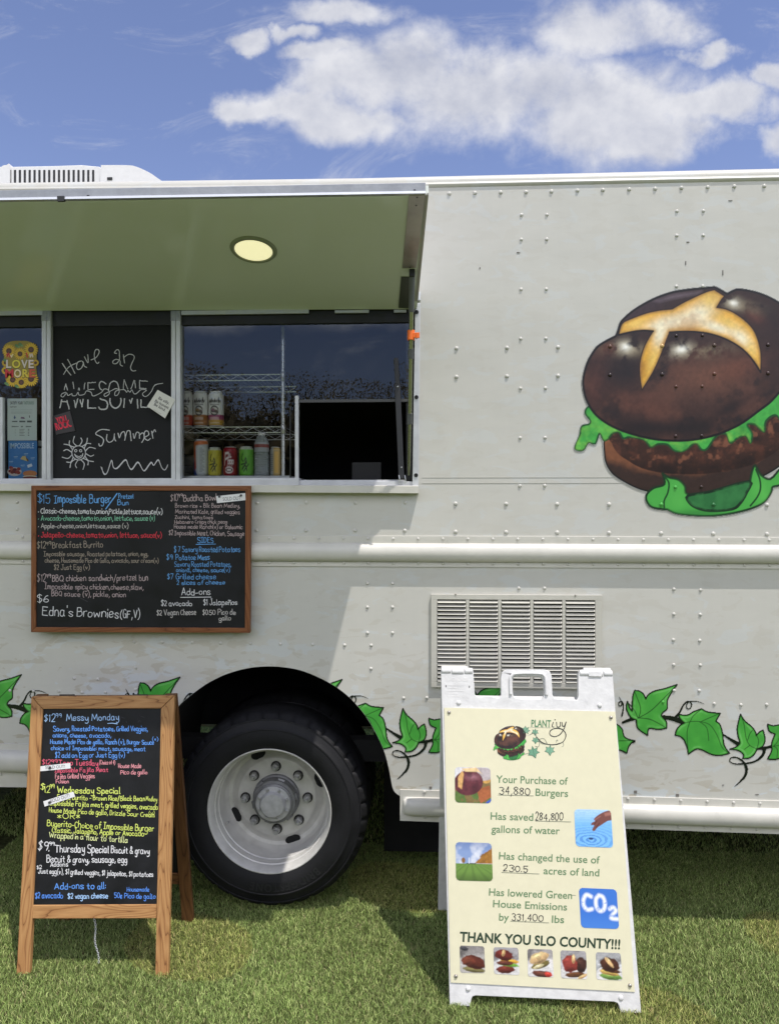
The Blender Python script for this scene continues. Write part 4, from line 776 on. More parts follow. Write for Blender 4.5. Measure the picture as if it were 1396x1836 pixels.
mb = MB(); d = [AP.at(763, 350, .006), AP.at(768, 348, .006), AP.at(749, 540, .006), AP.at(744, 540, .006)]; mb.hexa(d, [p_-AP.n*.006 for p_ in d]); mb.obj("awning_lip", mat("grey_lip_metal", (.33, .32, .28), .45, .4), aw)  # edge trim in its own grey-beige tone
mb = MB(); d = [AP.at(719, 497, .004), AP.at(734, 497, .004), AP.at(732, 553, .004), AP.at(714, 552, .004)]; mb.hexa(d, [p_-AP.n*.003 for p_ in d]); mb.obj("hinge_bracket", mat("dark_bracket", (.075, .08, .07), .5, .3), aw)
mb = MB()
for x, y in ((747.5, 353.5), (745.8, 368), (735, 479)): mb.lathe([(.0001, 0), (.003, 0), (.003, .0006)], AP.at(x, y, .004), AP.n, 8)
for x, y, s in ((158, 352, .0055), (62, 355, .003), (743, 341, .004)): mb.lathe([(.0001, 0), (s, 0), (s, .001)], PY(x, y, YO-.0105), (0, -1, 0), 10)
a = PY(104.5, 353, YO-.011); b = PY(117, 361.5, YO-.011); mb.box((a[0], YO-.02, b[2]), (b[0], YO-.0102, a[2])); mb.obj("awning_fastener", BLACK, aw)
# recessed lamp
lc = AP.at(454.5, 447.5, .001); ex = AP.at(487, 447, .001)-lc; R_ = np.linalg.norm(ex)
mb = MB().lathe([(R_*1.02, .002), (R_*1.06, .007), (R_*1.20, .006), (R_*1.28, .0), (R_*1.28, -.002)], lc, AP.n, 40); mb.obj("lamp_ring", mat("lamp_ring_paint", (.22, .24, .17), .4), aw, True)
MB().lathe([(.0001, .003), (R_*1.03, .0025)], lc, AP.n, 40).obj("lamp_lens", LAMP, aw)
# prop pole with its collars and the orange clip, folded strut arm
pole = thing("prop_pole", tuple(PY(733, 853, -.01)), None, None); pole.parent = truck; pole.matrix_parent_inverse = Matrix.Translation(-Vector(truck.location))
p_top = AP.at(738.5, 490, .012); p_bot = PY(732.5, 855, -.014)
def onpole(y):   # point of the pole at picture height y
    lo, hi = 0., 1.
    for _ in range(30):
        m_ = (lo+hi)/2; P_ = p_top*(1-m_)+p_bot*m_; py = CY-F*(P_[2]-CAM[2])/np.dot(P_-CAM, fw)
        lo, hi = (m_, hi) if py < y else (lo, m_)
    return p_top*(1-m_)+p_bot*m_
POLEM = mat("satin_pole_tube", (.30, .31, .24), .28, .85, var=.1)
MB().tube([onpole(556), onpole(638)], .0085, 14).tube([onpole(636), onpole(748)], .0078, 14).tube([onpole(746), onpole(835), onpole(852)], [.007, .006, .0035], 14).obj("pole_tube", POLEM, pole, True)
MB().tube([onpole(489), onpole(559)], .0115, 14).tube([onpole(625), onpole(642.5)], .0112, 14).tube([onpole(741), onpole(760)], .0108, 14).obj("pole_collar", GREY, pole, True)
mb = MB(); c = onpole(492); mb.box((c[0]-.011, c[1]-.012, c[2]-.012), (c[0]+.011, c[1]+.012, c[2]+.03)); mb.obj("pole_clamp", BLACK, pole, bevel=.003)
c = onpole(601); mb = MB(); mb.lathe([(.0115, -.020), (.0150, -.020), (.0150, .020), (.0115, .020)], c, (0, 0, 1), 20)
mb.box((c[0]+.008, c[1]-.014, c[2]-.013), (c[0]+.026, c[1]-.006, c[2]+.008)); mb.box((c[0]+.019, c[1]-.02, c[2]-.015), (c[0]+.025, c[1]+.004, c[2]+.007)); mb.box((c[0]+.025, c[1]-.02, c[2]-.015), (c[0]+.034, c[1]-.013, c[2]+.007)); mb.obj("orange_clip", ORANGE, pole, bevel=.0015)
mb = MB()
def flatbar(x0, y0, x1, y1, w, Yf, th):
    p0, p1 = PY(x0, y0, Yf), PY(x1, y1, Yf); d = Vector(p1-p0).normalized(); s_ = Vector((0, 1, 0)).cross(d)*w/2; s_ = np.array(s_); f_ = [p0+s_, p1+s_, p1-s_, p0-s_]; mb.hexa(f_, [v_+np.array([0, th, 0]) for v_ in f_])
flatbar(709.3, 641, 712.5, 692, .019, -.006, .012); flatbar(712, 687, 719.5, 858, .024, -.012, .018); mb.obj("strut_arm", mat("charcoal_strut", (.022, .023, .027), .42), truck, bevel=.003)
mb = MB(); mb.dome(PY(712.6, 693, -.0125), (0, -1, 0), .004, .003, 10); 
for x in (715, 725.5): mb.tube([PY(x, 852, -.016), PY(x+1, 858, -.02), PY(x+1, 869, -.016)], .002, 6)
mb.dome(PY(719.5, 838, -.0125), (0, -1, 0), .003, .002, 8); mb.obj("strut_pin", ALU, truck)

# ------------------------------------------------------------------ roof air conditioner
ac = thing("roof_air_conditioner", (-2.1, .9, ztop(-2)), None, None); ac.parent = truck; ac.matrix_parent_inverse = Matrix.Translation(-Vector(truck.location))
YA = .55
def acprism(pts, yf, dep): P = [PY(x, y, yf) for x, y in pts]; return MB().prism([tuple(p_) for p_ in P], (0, dep, 0))
acprism(smooth([(-430, 340), (-428, 320), (-420, 303), (-400, 296.5), (18, 298.4), (178, 298.2), (178, 340)], 3), YA, .72).obj("cowl", PLASTIC, ac, bevel=.008, segs=3)
acprism(smooth([(179.5, 340), (179.8, 310), (181, 295.6)], 2)+smooth([(181, 295.4), (228, 295.6), (243, 298), (258, 304), (272, 311.5), (284, 320), (300, 330), (310, 340)], 3), YA-.012, .74).obj("cowl_end", PLASTIC, ac, bevel=.008, segs=3)
acprism(smooth([(-2, 340), (-1, 318), (1, 302), (5, 296.5), (12, 295.3), (17, 296), (17, 340)], 3), YA-.010, .6).obj("cowl_rib", PLASTIC, ac, bevel=.005)
mb = MB()
for k in range(-46, 17):
    x = 26.8+k*8.76
    if x < -395 or -4 < x < 18: continue
    slab(mb, x-1.9, 304.2, x+1.9, 345, YA-.0015, YA+.01)
slab(mb, 192, 317.3, 201, 322, YA-.0155, YA-.011); mb.obj("vent_slot", BLACK, ac)

# ------------------------------------------------------------------ louvred vent
vent = thing("vent_grille", tuple(PY(925, 1150, -.01)), None, None); vent.parent = truck; vent.matrix_parent_inverse = Matrix.Translation(-Vector(truck.location))
v0, v1 = PY(772.5, 1063, -.012), PY(1079, 1236, -.012)
vx0, vx1, vz1, vz0 = v0[0], v1[0], v0[2]-.006, v1[2]
VM = mat("vent_paint", (.50, .485, .43), .42, var=.06, vscale=14); xsV = [PY(x, 1075, -.012)[0] for x in (783.6, 835, 841, 892.5, 898.5, 950, 956, 1007.5, 1013.5, 1066.5)]
zt, zb_ = PY(900, 1075.5, -.012)[2], PY(900, 1224, -.012)[2]
mb = MB(); Y0, Y1 = -.013, -.004
mb.box((vx0, Y0, zt), (vx1, Y1, vz1)); mb.box((vx0, Y0, vz0), (vx1, Y1, zb_)); mb.box((vx0, Y0, zb_), (xsV[0], Y1, zt)); mb.box((xsV[-1], Y0, zb_), (vx1, Y1, zt))
for i in range(4): mb.box((xsV[2*i+1], Y0+.0005, zb_), (xsV[2*i+2], Y1, zt))
mb.box((vx0+.001, Y1, vz0+.001), (vx1-.001, -.0, vz0+.008)); mb.box((vx0+.001, Y1, vz1-.008), (vx1-.001, 0, vz1-.001)); mb.box((vx0+.001, Y1, vz0+.008), (vx0+.008, 0, vz1-.008)); mb.box((vx1-.008, Y1, vz0+.008), (vx1-.001, 0, vz1-.008))
mb.obj("grille_frame", VM, vent, bevel=.0012)
mb = MB(); mb.box((vx0+.01, -.0025, vz0+.01), (vx1-.01, -.0008, vz1-.01)); mb.obj("grille_backing", BLACK, vent)
mb = MB(); NL = 21; dz = (zt-zb_)/NL
for i in range(5):
    xa_, xb_ = xsV[2*i], xsV[2*i+1]
    for k in range(NL):
        z = zt-k*dz
        mb.add([(xa_, Y1-.0002, z-dz*.30), (xb_, Y1-.0002, z-dz*.30), (xb_-.002, Y0-.005, z-dz*.80), (xa_+.002, Y0-.005, z-dz*.80), (xb_-.002, Y0-.0045, z-dz*.90), (xa_+.002, Y0-.0045, z-dz*.90), (xb_, Y1-.0012, z-dz*.42), (xa_, Y1-.0012, z-dz*.42)],
               [(0, 1, 2, 3), (3, 2, 4, 5), (5, 4, 6, 7), (0, 3, 5, 7), (1, 6, 4, 2)])
mb.obj("louvre_slats", VM, vent)
mb = MB()
for x, y in ((816.5, 1065.8), (1031, 1067.8)): mb.dome(PY(x, y, Y0-.0002), (0, -1, 0), .0042, .0028, 10)
mb.obj("grille_screw", STEEL, vent)

# ------------------------------------------------------------------ dual rear wheel
wc = PY(483, 1454, .05); wheel = thing("wheel", (wc[0], .05, .0), None, None); wheel.parent = truck; wheel.matrix_parent_inverse = Matrix.Translation(-Vector(truck.location))
RT = wc[2]-.012; NN = 216
def prof_tyre(y0):
    k = RT/.425
    return [(.262, y0+.012), (.268, y0-.004), (.280, y0-.010), (.300, y0-.018), (.320, y0-.0212), (.340, y0-.0212), (.356, y0-.0195), (.359, y0-.0215), (.364, y0-.0205), (.367, y0-.0165), (.382, y0-.010), (.392*k, y0-.003), (.394*k, y0-.006), (.398*k, y0-.005), (.402*k, y0+.003), (.413*k, y0+.014), (.422*k, y0+.028), (.425*k, y0+.05), (.425*k, y0+.19), (.41*k, y0+.225), (.33, y0+.235), (.262, y0+.215)]
def lug(j, k, r): return r*(.972 if (j in (14, 15, 16) and k % 6 == 0) else 1.)
for y0 in (.05, .36):
    pr = [(r, h) for r, h in prof_tyre(y0)]; mb = MB().lathe([(r, h) for r, h in pr], (wc[0], 0, wc[2]), (0, 1, 0), NN, rfun=lug)
    tyre = mb.obj("tyre", RUBBER, wheel, True)
    tyre.data.polygons.foreach_set('use_smooth', [True]*len(tyre.data.polygons))
mb = MB().lathe([(.258, .075), (.262, .060), (.268, .050), (.272, .0465), (.274, .043), (.2735, .0405), (.270, .040), (.265, .045), (.261, .058), (.2565, .066), (.254, .088), (.2495, .091), (.2475, .125), (.2435, .129), (.240, .198), (.236, .214), (.226, .230), (.211, .2345), (.197, .228), (.184, .2165), (.179, .2118), (.172, .210), (.09, .210), (.085, .23)], (wc[0], 0, wc[2]), (0, 1, 0), 96)
rim = mb.obj("rim", RIM, wheel, True)
def wall_text(t, a0, r0, h, stretch):   # raised sidewall lettering, tops outward
    cu = bpy.data.curves.new("type", 'FONT'); cu.body = t; cu.size = 1; cu.offset = .02; cu.resolution_u = 3; cu.space_character = 1.25; o = bpy.data.objects.new("type", cu); COL.objects.link(o)
    me = bpy.data.meshes.new_from_object(o.evaluated_get(bpy.context.evaluated_depsgraph_get())); bpy.data.objects.remove(o); bpy.data.curves.remove(cu)
    vs = []
    for p in me.vertices:
        x, y = p.co[0]*h/.7*stretch, p.co[1]*h/.7; a = math.radians(a0)-x/(r0+h/2); vs.append((wc[0]+(r0+y)*math.cos(a), .05-.0218, wc[2]+(r0+y)*math.sin(a)))
    return MB().add(vs, [tuple(p.vertices) for p in me.polygons]).obj("sidewall_lettering", mat("raised_rubber", (.019, .019, .021), .5, spec=.3), wheel)
tyre_out = [o for o in wheel.children if o.name.startswith('tyre')][0]
wall_text("BRIDGESTONE", -48, .312, .034, .85)
def wp(r, deg, y): a = math.radians(deg); return np.array([wc[0]+r*math.cos(a), y, wc[2]+r*math.sin(a)])
mb = MB()
for deg in (-70, 205, 22, 115):   # dark discs on the dish stand for the shade in its hand holes
    r = .2095; c = wp(r, deg, .2315); a = math.radians(deg); rad = np.array([math.cos(a), 0, math.sin(a)]); tan = np.array([-math.sin(a), 0, math.cos(a)]); sl_ = rad*.97+np.array([0, .22, 0]); nrm = np.cross(tan, sl_); nrm /= np.linalg.norm(nrm)
    if nrm[1] > 0: nrm = -nrm
    t_ = np.linspace(0, 2*math.pi, 26, endpoint=False); ring = [c+nrm*.0045+tan*.036*math.cos(q_)+sl_*.0225*math.sin(q_) for q_ in t_]; mb.add(ring, [tuple(range(26))])
mb.obj("hand_hole", DARK, wheel)
mb = MB()
mb.lathe([(.108, .212), (.107, .195), (.100, .190), (.096, .150), (.085, .148), (.0845, .140), (.079, .138)], (wc[0], 0, wc[2]), (0, 1, 0), 48)
for k in range(6): 
    a0 = 60*k+12; c = wp(.098, a0, .168); mb.tube([wp(.098, a0-9, .172), wp(.098, a0+9, .172)], .011, 8)
mb.obj("hub", HUBM, wheel)
cap = MB().lathe([(.0785, .150), (.0785, .128), (.075, .124), (.060, .123), (.057, .119), (.055, .108), (.05, .103), (.0001, .1015)], (wc[0], 0, wc[2]), (0, 1, 0), 48).obj("hub_cap", mat("dusty_hub_cap", (.45, .45, .455), .5, .3, var=.18, vscale=30), wheel, True)
mb = MB()
for k in range(8): c = wp(.067, 45*k+20, .124); mb.lathe([(.0075, .0), (.0075, -.006), (.005, -.0085), (.0001, -.009)], c, (0, 1, 0), 6)
mb.lathe([(.003, -.0005), (.0001, -.0012)], (wc[0], .1015, wc[2]), (0, 1, 0), 8); mb.obj("cap_bolt", NUT, wheel)
WASH = mat("dark_rusty_washer", (.028, .026, .025), .6, .5, var=.3, vscale=60)
for k in range(8):
    c = wp(.1435, 45*k+91, .210); mb = MB(); mb.lathe([(.0235, .0), (.0235, -.004), (.019, -.006), (.0175, -.0065)], c, (0, 1, 0), 20, 1); mb.lathe([(.0175, -.006), (.0175, -.028), (.015, -.031), (.0105, -.0312)], c, (0, 1, 0), 6); mb.lathe([(.0095, -.03), (.0092, -.05), (.007, -.053), (.0001, -.0532)], c, (0, 1, 0), 12); mb.obj("lug_nut", [NUT, WASH], wheel)
mb = MB(); c = wp(.265, -48, .07); mb.tube([wp(.232, 205, .16), wp(.226, 204, .13)], .004, 6); mb.obj("valve_stem", NUT, wheel)
# ------------------------------------------------------------------ menu board hung under the window
TM = lambda x, y: (40+x/3.324, 860+y/3.324)
def menu_board():
    YB, YF = -.038, -.058; c4 = [(55.6, 870.5), (449, 871), (447.6, 1135), (55.2, 1133.8)]; W4 = [PY(x, y, YF) for x, y in c4]
    b = thing("menu_board", tuple((W4[2]+W4[3])/2), "wide black chalkboard menu in a brown wooden frame below the serving window", "menu board")
    i4 = [(64.5, 879.5), (440, 880), (438.8, 1126), (64, 1124.8)]; I4 = [PY(x, y, YF) for x, y in i4]
    for k in range(4):
        q = [W4[k], W4[(k+1) % 4], I4[(k+1) % 4], I4[k]]; x = Vector(W4[(k+1) % 4]-W4[k]).normalized(); o0 = Vector(W4[k]); y = Vector((0, -1, 0)); z = x.cross(y)
        loc = [((Vector(p_)-o0).dot(x), 0, (Vector(p_)-o0).dot(z)) for p_ in q]
        mbb = MB().hexa([(a, .0, c) for a, _, c in loc], [(a, -.024, c) for a, _, c in loc]); me = mbb.mesh("frame_rail"); me.materials.append(WOOD2); o = bpy.data.objects.new("frame_rail", me); COL.objects.link(o)
        mt = Matrix((x, y, z)).transposed().to_4x4(); mt.translation = o0; o.matrix_world = mt; o.parent = b; o.matrix_parent_inverse = Matrix.Translation(-Vector(b.location)); md = o.modifiers.new("bevel", 'BEVEL'); md.width = .002; md.segments = 2
    pan = MB().hexa([p_+np.array([0, .006, 0]) for p_ in I4], [p_+np.array([0, .012, 0]) for p_ in I4]).obj("slate_panel", SLATE, b)
    ink = Ink(Plane(*[p_+np.array([0, .006, 0]) for p_ in I4[:3]]), .0004)
    BL, WH, GR, RD, TN, PK, DW = (112, 172, 232), (226, 226, 228), (140, 206, 172), (222, 72, 84), (168, 156, 142), (190, 172, 172), (204, 200, 196)
    def T(t, x0, y0, x1, y1, cap, col, w=1.25): ink.text(t, *TM(x0, y0), *TM(x1, y1), cap/3.324, tuple(q_*.93 for q_ in col), w*.80)
    T("$", 92, 135, 116, 135, 50, BL, 1.4); T("15", 122, 142, 166, 142, 50, BL, 1.4); T("Impossible Burger", 190, 138, 528, 136, 48, BL, 1.9); ink.line([TM(497, 175), TM(565, 82)], 1.9, BL); T("Pretzel", 575, 112, 662, 110, 26, BL, 1.5); T("Bun", 568, 150, 632, 150, 28, BL, 1.5)
    T("• Classic-cheese,tomato,onion,Pickle,lettuce,sauce(v)", 95, 200, 835, 205, 31, WH, 1.45); T("• Avocado-cheese,tomato,onion, lettuce, sauce (v)", 95, 243, 788, 243, 29, GR); T("• Apple-cheese,onion,lettuce,sauce (v)", 95, 288, 632, 288, 27, DW); T("• Jalapeño-cheese,tomato,onion, lettuce, sauce(v)", 95, 343, 830, 345, 31, RD, 1.4)
    T("$12", 88, 410, 138, 410, 40, TN); T("99", 142, 392, 172, 390, 20, TN); T("Breakfast Burrito", 180, 407, 480, 403, 36, TN); T("Impossible sausage, Roasted potatoes, onion, egg,", 128, 455, 750, 455, 27, TN, 1.1); T("cheese, Housemade Pico de Gallo, avocado, sour cream(v)", 135, 493, 812, 495, 26, TN, 1.1); T("$2 Just Egg (v)", 190, 537, 402, 535, 28, TN)
    T("$12", 88, 605, 138, 607, 42, PK); T("99", 142, 586, 172, 584, 20, PK); T("BBQ chicken sandwich/pretzel bun", 180, 605, 748, 600, 36, PK, 1.35); T("Impossible spicy chicken,cheese,slaw,", 133, 652, 720, 656, 32, PK, 1.3); T("BBQ sauce (v), pickle, onion", 175, 694, 615, 699, 30, PK, 1.3)
    T("$6", 90, 733, 158, 730, 42, WH, 1.5); T("Edna's Brownies", 120, 806, 572, 824, 56, WH, 1.7); T("(GF,V)", 585, 822, 698, 826, 46, WH, 1.6); ink.line([TM(255, 660), TM(390, 728)], .5, (90, 90, 92))
    T("$10", 883, 125, 926, 127, 40, PK, 1.1); T("99", 928, 106, 957, 104, 18, PK); T("Buddha Bowl", 962, 128, 1158, 122, 38, PK, 1.4); T("Brown rice + Blk Bean Medley,", 912, 167, 1297, 165, 24, PK, 1.05); T("Marinated Kale, grilled veggies", 912, 201, 1295, 204, 24, PK, 1.05); T("Zuchini, tomatoes", 910, 233, 1137, 235, 21, PK, 1.05); T("Habanero Crispy chick peas", 908, 262, 1222, 260, 21, PK, 1.05); T("House made Ranch(v) or Balsamic", 905, 290, 1310, 293, 24, PK, 1.1); T("$2 Impossible Meat, Chicken, Sausage", 874, 329, 1322, 335, 27, PK, 1.15)
    T("SIDES", 1045, 377, 1138, 374, 30, BL, 1.3); ink.line([TM(1035, 386), TM(1152, 384)], 1.1, BL); T("$ 7 Savory Roasted Potatoes", 905, 432, 1297, 430, 33, BL); T("$9", 860, 477, 896, 477, 30, BL); T("Potatoe Mess", 915, 479, 1115, 477, 31, BL, 1.4); T("Savory Roasted Potatoes,", 908, 518, 1245, 518, 29, BL, 1.1); T("onions, cheese, sauce(v)", 918, 550, 1235, 550, 25, BL, 1.1); T("$7 Grilled cheese", 865, 593, 1152, 592, 31, BL); T("2 slices of cheese", 922, 627, 1208, 623, 25, BL)
    T("Add-ons", 950, 688, 1118, 686, 38, WH, 1.5); ink.line([TM(942, 702), TM(1125, 700)], 1.2, WH); T("$2 avocado", 828, 752, 1010, 752, 32, WH, 1.35); T("$1 Jalapeños", 1080, 748, 1280, 746, 32, WH, 1.35); T("$2 Vegan Cheese", 802, 808, 1034, 806, 31, DW, 1.3); T("$0.50 Pico de", 1075, 805, 1272, 803, 30, DW, 1.3); T("gallo", 1172, 839, 1243, 837, 28, DW, 1.3)
    ink.obj("chalk_writing", CHALK, pan)
    return ink.pl
MBP = menu_board()

def sold_out(c4, plane, mags, label, txt):
    """a white printed strip pinned to the board with round magnets"""
    q = [plane.at(x, y, .0022) for x, y in c4]; t = thing("sold_out_strip", tuple(sum(q)/4), label, "magnetic strip")
    paper = MB().hexa(q, [p_-plane.n*.0007 for p_ in q]).obj("paper_strip", mat("white_strip_paper", (.72, .72, .73), .5), t); ink = Ink(plane, .0026); ink.type("SOLD OUT!", *txt, (88, 88, 92)); ink.obj("printed_words", PRINT, paper)
    for x, y in mags: MB().lathe([(.0001, .0065), (.0045, .006), (.0052, .004), (.0052, .0)], plane.at(x, y, .0022), plane.n, 16).obj("button_magnet", mat("dark_grey_magnet", (.07, .07, .075), .3, .3), t, True)
sold_out([TM(1155, 98), TM(1328, 80), TM(1330, 122), TM(1160, 140)], MBP, [TM(1174, 101), TM(1303, 94)], "white SOLD OUT strip with two magnets on the menu board below the window", (*TM(1196, 127), *TM(1306, 119), 22/3.324))

# ------------------------------------------------------------------ chalkboard A-frame
T5 = lambda x, y: (x/4.23, 1180+y/4.23)
T6 = lambda x, y: (x/4.106, 1480+y/4.106)
WOODD = wood_material("shaded_cedar", (.15, .07, .026), (.11, .048, .018), (.05, .02, .008))  # cedar darkened to paint the awning's shade onto the rear leaf
def chalk_aframe():
    f0, f1 = PG(29, 1748, .0), PG(301.5, 1750, .0); top_d = 3.109
    tl = CAM+ray(56, 1249)*top_d; pl = Plane(f0, f1, tl)
    root = thing("chalkboard_sign", tuple((f0+f1)/2), "black chalkboard A-frame in orange cedar wood standing on the lawn beside the wheel", "A-frame sign")
    n = pl.n; TH = .024
    def timber(name, c4, off=0., th=TH, m=WOOD):   # c4: picture corners TL TR BR BL along the long axis first
        q = [pl.at(x, y, off) for x, y in c4]; x = Vector(q[1]-q[0]).normalized(); y = Vector(n); z = x.cross(y).normalized(); y = z.cross(x); o0 = Vector(q[0])
        loc = [((Vector(p_)-o0).dot(x), (Vector(p_)-o0).dot(z)) for p_ in q]; me = MB().hexa([(a, 0, c) for a, c in loc], [(a, -th, c) for a, c in loc]).mesh(name); me.materials.append(m)
        o = bpy.data.objects.new(name, me); COL.objects.link(o); mt = Matrix((x, y, z)).transposed().to_4x4(); mt.translation = o0; o.matrix_world = mt; o.parent = root; o.matrix_parent_inverse = Matrix.Translation(-Vector(root.location))
        md = o.modifiers.new("bevel", 'BEVEL'); md.width = .0025; md.segments = 2; return o
    timber("leg", [(76.3, 1272), (52.5, 1748), (29, 1748), (56, 1249.5)])
    timber("leg", [(312.5, 1247.5), (301.5, 1750), (278, 1750), (288.3, 1271)])
    timber("top_rail", [(56.6, 1248.7), (312, 1247), (288, 1270.4), (76.6, 1271.4)], -.0002)
    timber("bottom_rail", [(57.2, 1623.5), (280.6, 1622.3), (279.6, 1647.4), (56.2, 1648)], -.003)
    i4 = [(74, 1270), (290, 1269), (283, 1625), (56, 1626)]; q = [pl.at(x, y, -.008) for x, y in i4]
    pan = MB().hexa(q, [p_-n*.006 for p_ in q]).obj("slate_panel", SLATE, root)
    # rear leaf
    ap = (pl.at(56, 1249)+pl.at(312.5, 1247.5))/2; fm = (f0+f1)/2; vec = ap-fm; hv = vec*np.array([1, 1, 0]); hv = hv-rt*np.dot(hv, rt)
    def back(u_, s, off=0.): # u_ across 0-1, s down 0-1
        top = pl.at(56, 1249)*(1-u_)+pl.at(312.5, 1247.5)*u_; ft = f0*(1-u_)+f1*u_; ft = ft+2*hv; return (top-n*TH*1.05)*(1-s)+ft*s
    bn = np.cross(back(1, 0)-back(0, 0), back(0, 1)-back(0, 0)); bn /= np.linalg.norm(bn); bn = bn if bn[1] > 0 else -bn
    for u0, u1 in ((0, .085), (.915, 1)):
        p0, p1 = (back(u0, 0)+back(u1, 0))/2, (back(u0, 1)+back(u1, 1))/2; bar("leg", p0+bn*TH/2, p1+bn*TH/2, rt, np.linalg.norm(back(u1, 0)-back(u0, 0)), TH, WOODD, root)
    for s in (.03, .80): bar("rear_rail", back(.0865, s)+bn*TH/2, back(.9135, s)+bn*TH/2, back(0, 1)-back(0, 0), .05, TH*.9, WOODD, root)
    q = [back(.08, .05), back(.92, .05), back(.92, .79), back(.08, .79)]; MB().hexa([p_+bn*.008 for p_ in q], [p_+bn*.014 for p_ in q]).obj("rear_panel", SLATE, root)
    # slack chain between the leaves
    mb = MB(); c0 = pl.at(168, 1646, -TH-.002); c1 = PG(176, 1727, .015); nL = 22
    for k in range(nL):
        t_ = (k+.5)/nL; c = c0*(1-t_)+c1*t_+rt*.004*math.sin(t_*9); d = Vector(c1-c0).normalized(); s_ = (Vector(rt) if k % 2 else Vector(fw)); s_ = (s_-d*s_.dot(d)).normalized(); c = Vector(c); h = (np.linalg.norm(c1-c0)/nL)*.66
        mb.tube([c+d*h*math.cos(a)+s_*.0034*math.sin(a) for a in np.linspace(0, 2*math.pi, 9)], .00085, 5, caps=False)
    mb.obj("chain", CHROME, root)
    for x in (118, 250):
        mb = MB(); a = pl.at(x, 1248.5, .0); mb.tube([a-rt*.03-n*.012+up*.003, a+rt*.03-n*.012+up*.003], .004, 8); mb.obj("hinge", mat("dark_hinge", (.06, .05, .04), .5, .6), root)
    ink = Ink(pl, -.0074)
    BL, LB, RD, YE, WH, PK = (104, 160, 240), (170, 205, 246), (232, 104, 128), (222, 236, 120), (238, 238, 240), (236, 160, 168); DB = (96, 150, 240)
    def T(t, x0, y0, x1, y1, cap, col, w=1.35): ink.text(t, *T5(x0, y0), *T5(x1, y1), cap/4.23, tuple(q_*.95 for q_ in col), w*.74)
    def U(t, x0, y0, x1, y1, cap, col, w=1.35): ink.text(t, *T6(x0, y0), *T6(x1, y1), cap/4.106, tuple(q_*.95 for q_ in col), w*.76)
    T("$12", 336, 482, 416, 486, 54, LB, 1.5); T("99", 424, 452, 468, 450, 26, LB); T("Messy Monday", 505, 476, 900, 468, 48, LB, 1.75); ink.line([T5(815, 497), T5(850, 494), T5(890, 500)], 1.2, LB)
    T("Savory, Roasted Potatoes, Grilled Veggies,", 405, 555, 1120, 553, 36, BL, 1.5); T("onions, cheese, avocado,", 402, 602, 842, 604, 34, BL, 1.4); T("House Made: Pico de gallo, Ranch (v), Burger Sauce", 382, 650, 1165, 656, 35, BL, 1.4); T("(v)", 1157, 628, 1198, 626, 26, BL, 1.1); T("choice of Impossible: meat, sausage, meat", 388, 697, 1100, 706, 31, BL, 1.4); T("$2 add on Egg or Just Egg (v)", 420, 755, 945, 753, 36, BL, 1.45)
    T("$12", 320, 806, 383, 808, 40, RD); T("99", 390, 796, 435, 795, 24, RD); T("Taco Tuesday", 445, 815, 742, 814, 42, RD, 1.6); T("(Choice of 4)", 755, 806, 872, 808, 30, PK, 1.0); T("House Made", 898, 834, 1070, 833, 32, PK); T("Pico de gallo", 915, 881, 1115, 880, 32, PK); T("Impossible Fajita Meat", 415, 868, 818, 863, 34, RD, 1.4); T("Fajita Grilled Veggies", 420, 915, 718, 911, 33, PK); T("Fusion", 425, 950, 520, 950, 29, PK)
    T("$", 308, 995, 334, 998, 44, YE, 1.6); T("12", 336, 1022, 378, 1020, 44, YE, 1.6); T("99", 380, 988, 412, 986, 28, YE, 1.4); T("Wednesday Special", 435, 1022, 910, 1028, 46, YE, 1.9); T("Fajita Burrito - Brown Rice/Black Bean", 435, 1074, 1098, 1084, 36, YE, 1.5); T("Medley", 1106, 1084, 1190, 1087, 34, YE, 1.0); T("Impossible Fajita meat, grilled veggies, avocado", 375, 1116, 1196, 1150, 37, YE, 1.5); T("House Made Pico de gallo, Drizzle Sour Cream", 372, 1170, 1168, 1208, 36, YE, 1.45); T("(v)", 1130, 1185, 1172, 1185, 24, YE, 1.); T("*OR*", 435, 1218, 605, 1222, 38, YE, 1.6); T("Bugerito-Choice of Impossible Burger", 358, 1275, 1166, 1316, 46, YE, 1.6); T("Classic, Jalapeño, Apple or Avocado", 395, 1322, 1090, 1352, 40, YE, 1.6)
    U("Wrapped in a flour to tortilla", 362, 88, 938, 130, 42, (232, 240, 170), 1.5)
    U("$9.", 280, 178, 358, 192, 60, WH, 1.8); U("99", 364, 150, 402, 150, 28, WH, 1.5); U("Thursday Special", 405, 196, 800, 203, 54, WH, 1.8); U("Biscuit & gravy", 818, 203, 1098, 212, 46, WH, 1.6); U("Biscuit & gravy, sausage, egg", 345, 272, 935, 274, 48, WH, 1.6); U("Addons", 372, 304, 500, 304, 32, WH, 1.4); U("$2", 272, 322, 308, 320, 26, WH, 1.2); U("Just egg(v), $1 grilled veggies, $1 jalapeños, $1 potatoes", 282, 354, 1125, 380, 36, WH, 1.3)
    U("Add-ons to all:", 402, 470, 774, 468, 46, BL, 1.8); U("$2 avocado", 260, 537, 462, 536, 42, DB, 1.7); U("$2 vegan cheese", 500, 542, 795, 537, 40, LB, 1.7); U("50¢ Pico de gallo", 842, 535, 1142, 541, 36, DB, 1.5); U("Housemade", 935, 487, 1098, 488, 30, DB, 1.3)
    for k in range(9): 
        x = random.uniform(880, 1190); y = random.uniform(420, 500); ink.line([T5(x, y), T5(x+random.uniform(-20, 30), y+random.uniform(-25, 25))], .7, (70, 72, 76))
    ink.obj("chalk_writing", CHALK, pan)
    return Plane(*q[:3]) if False else pl
CAP = chalk_aframe()
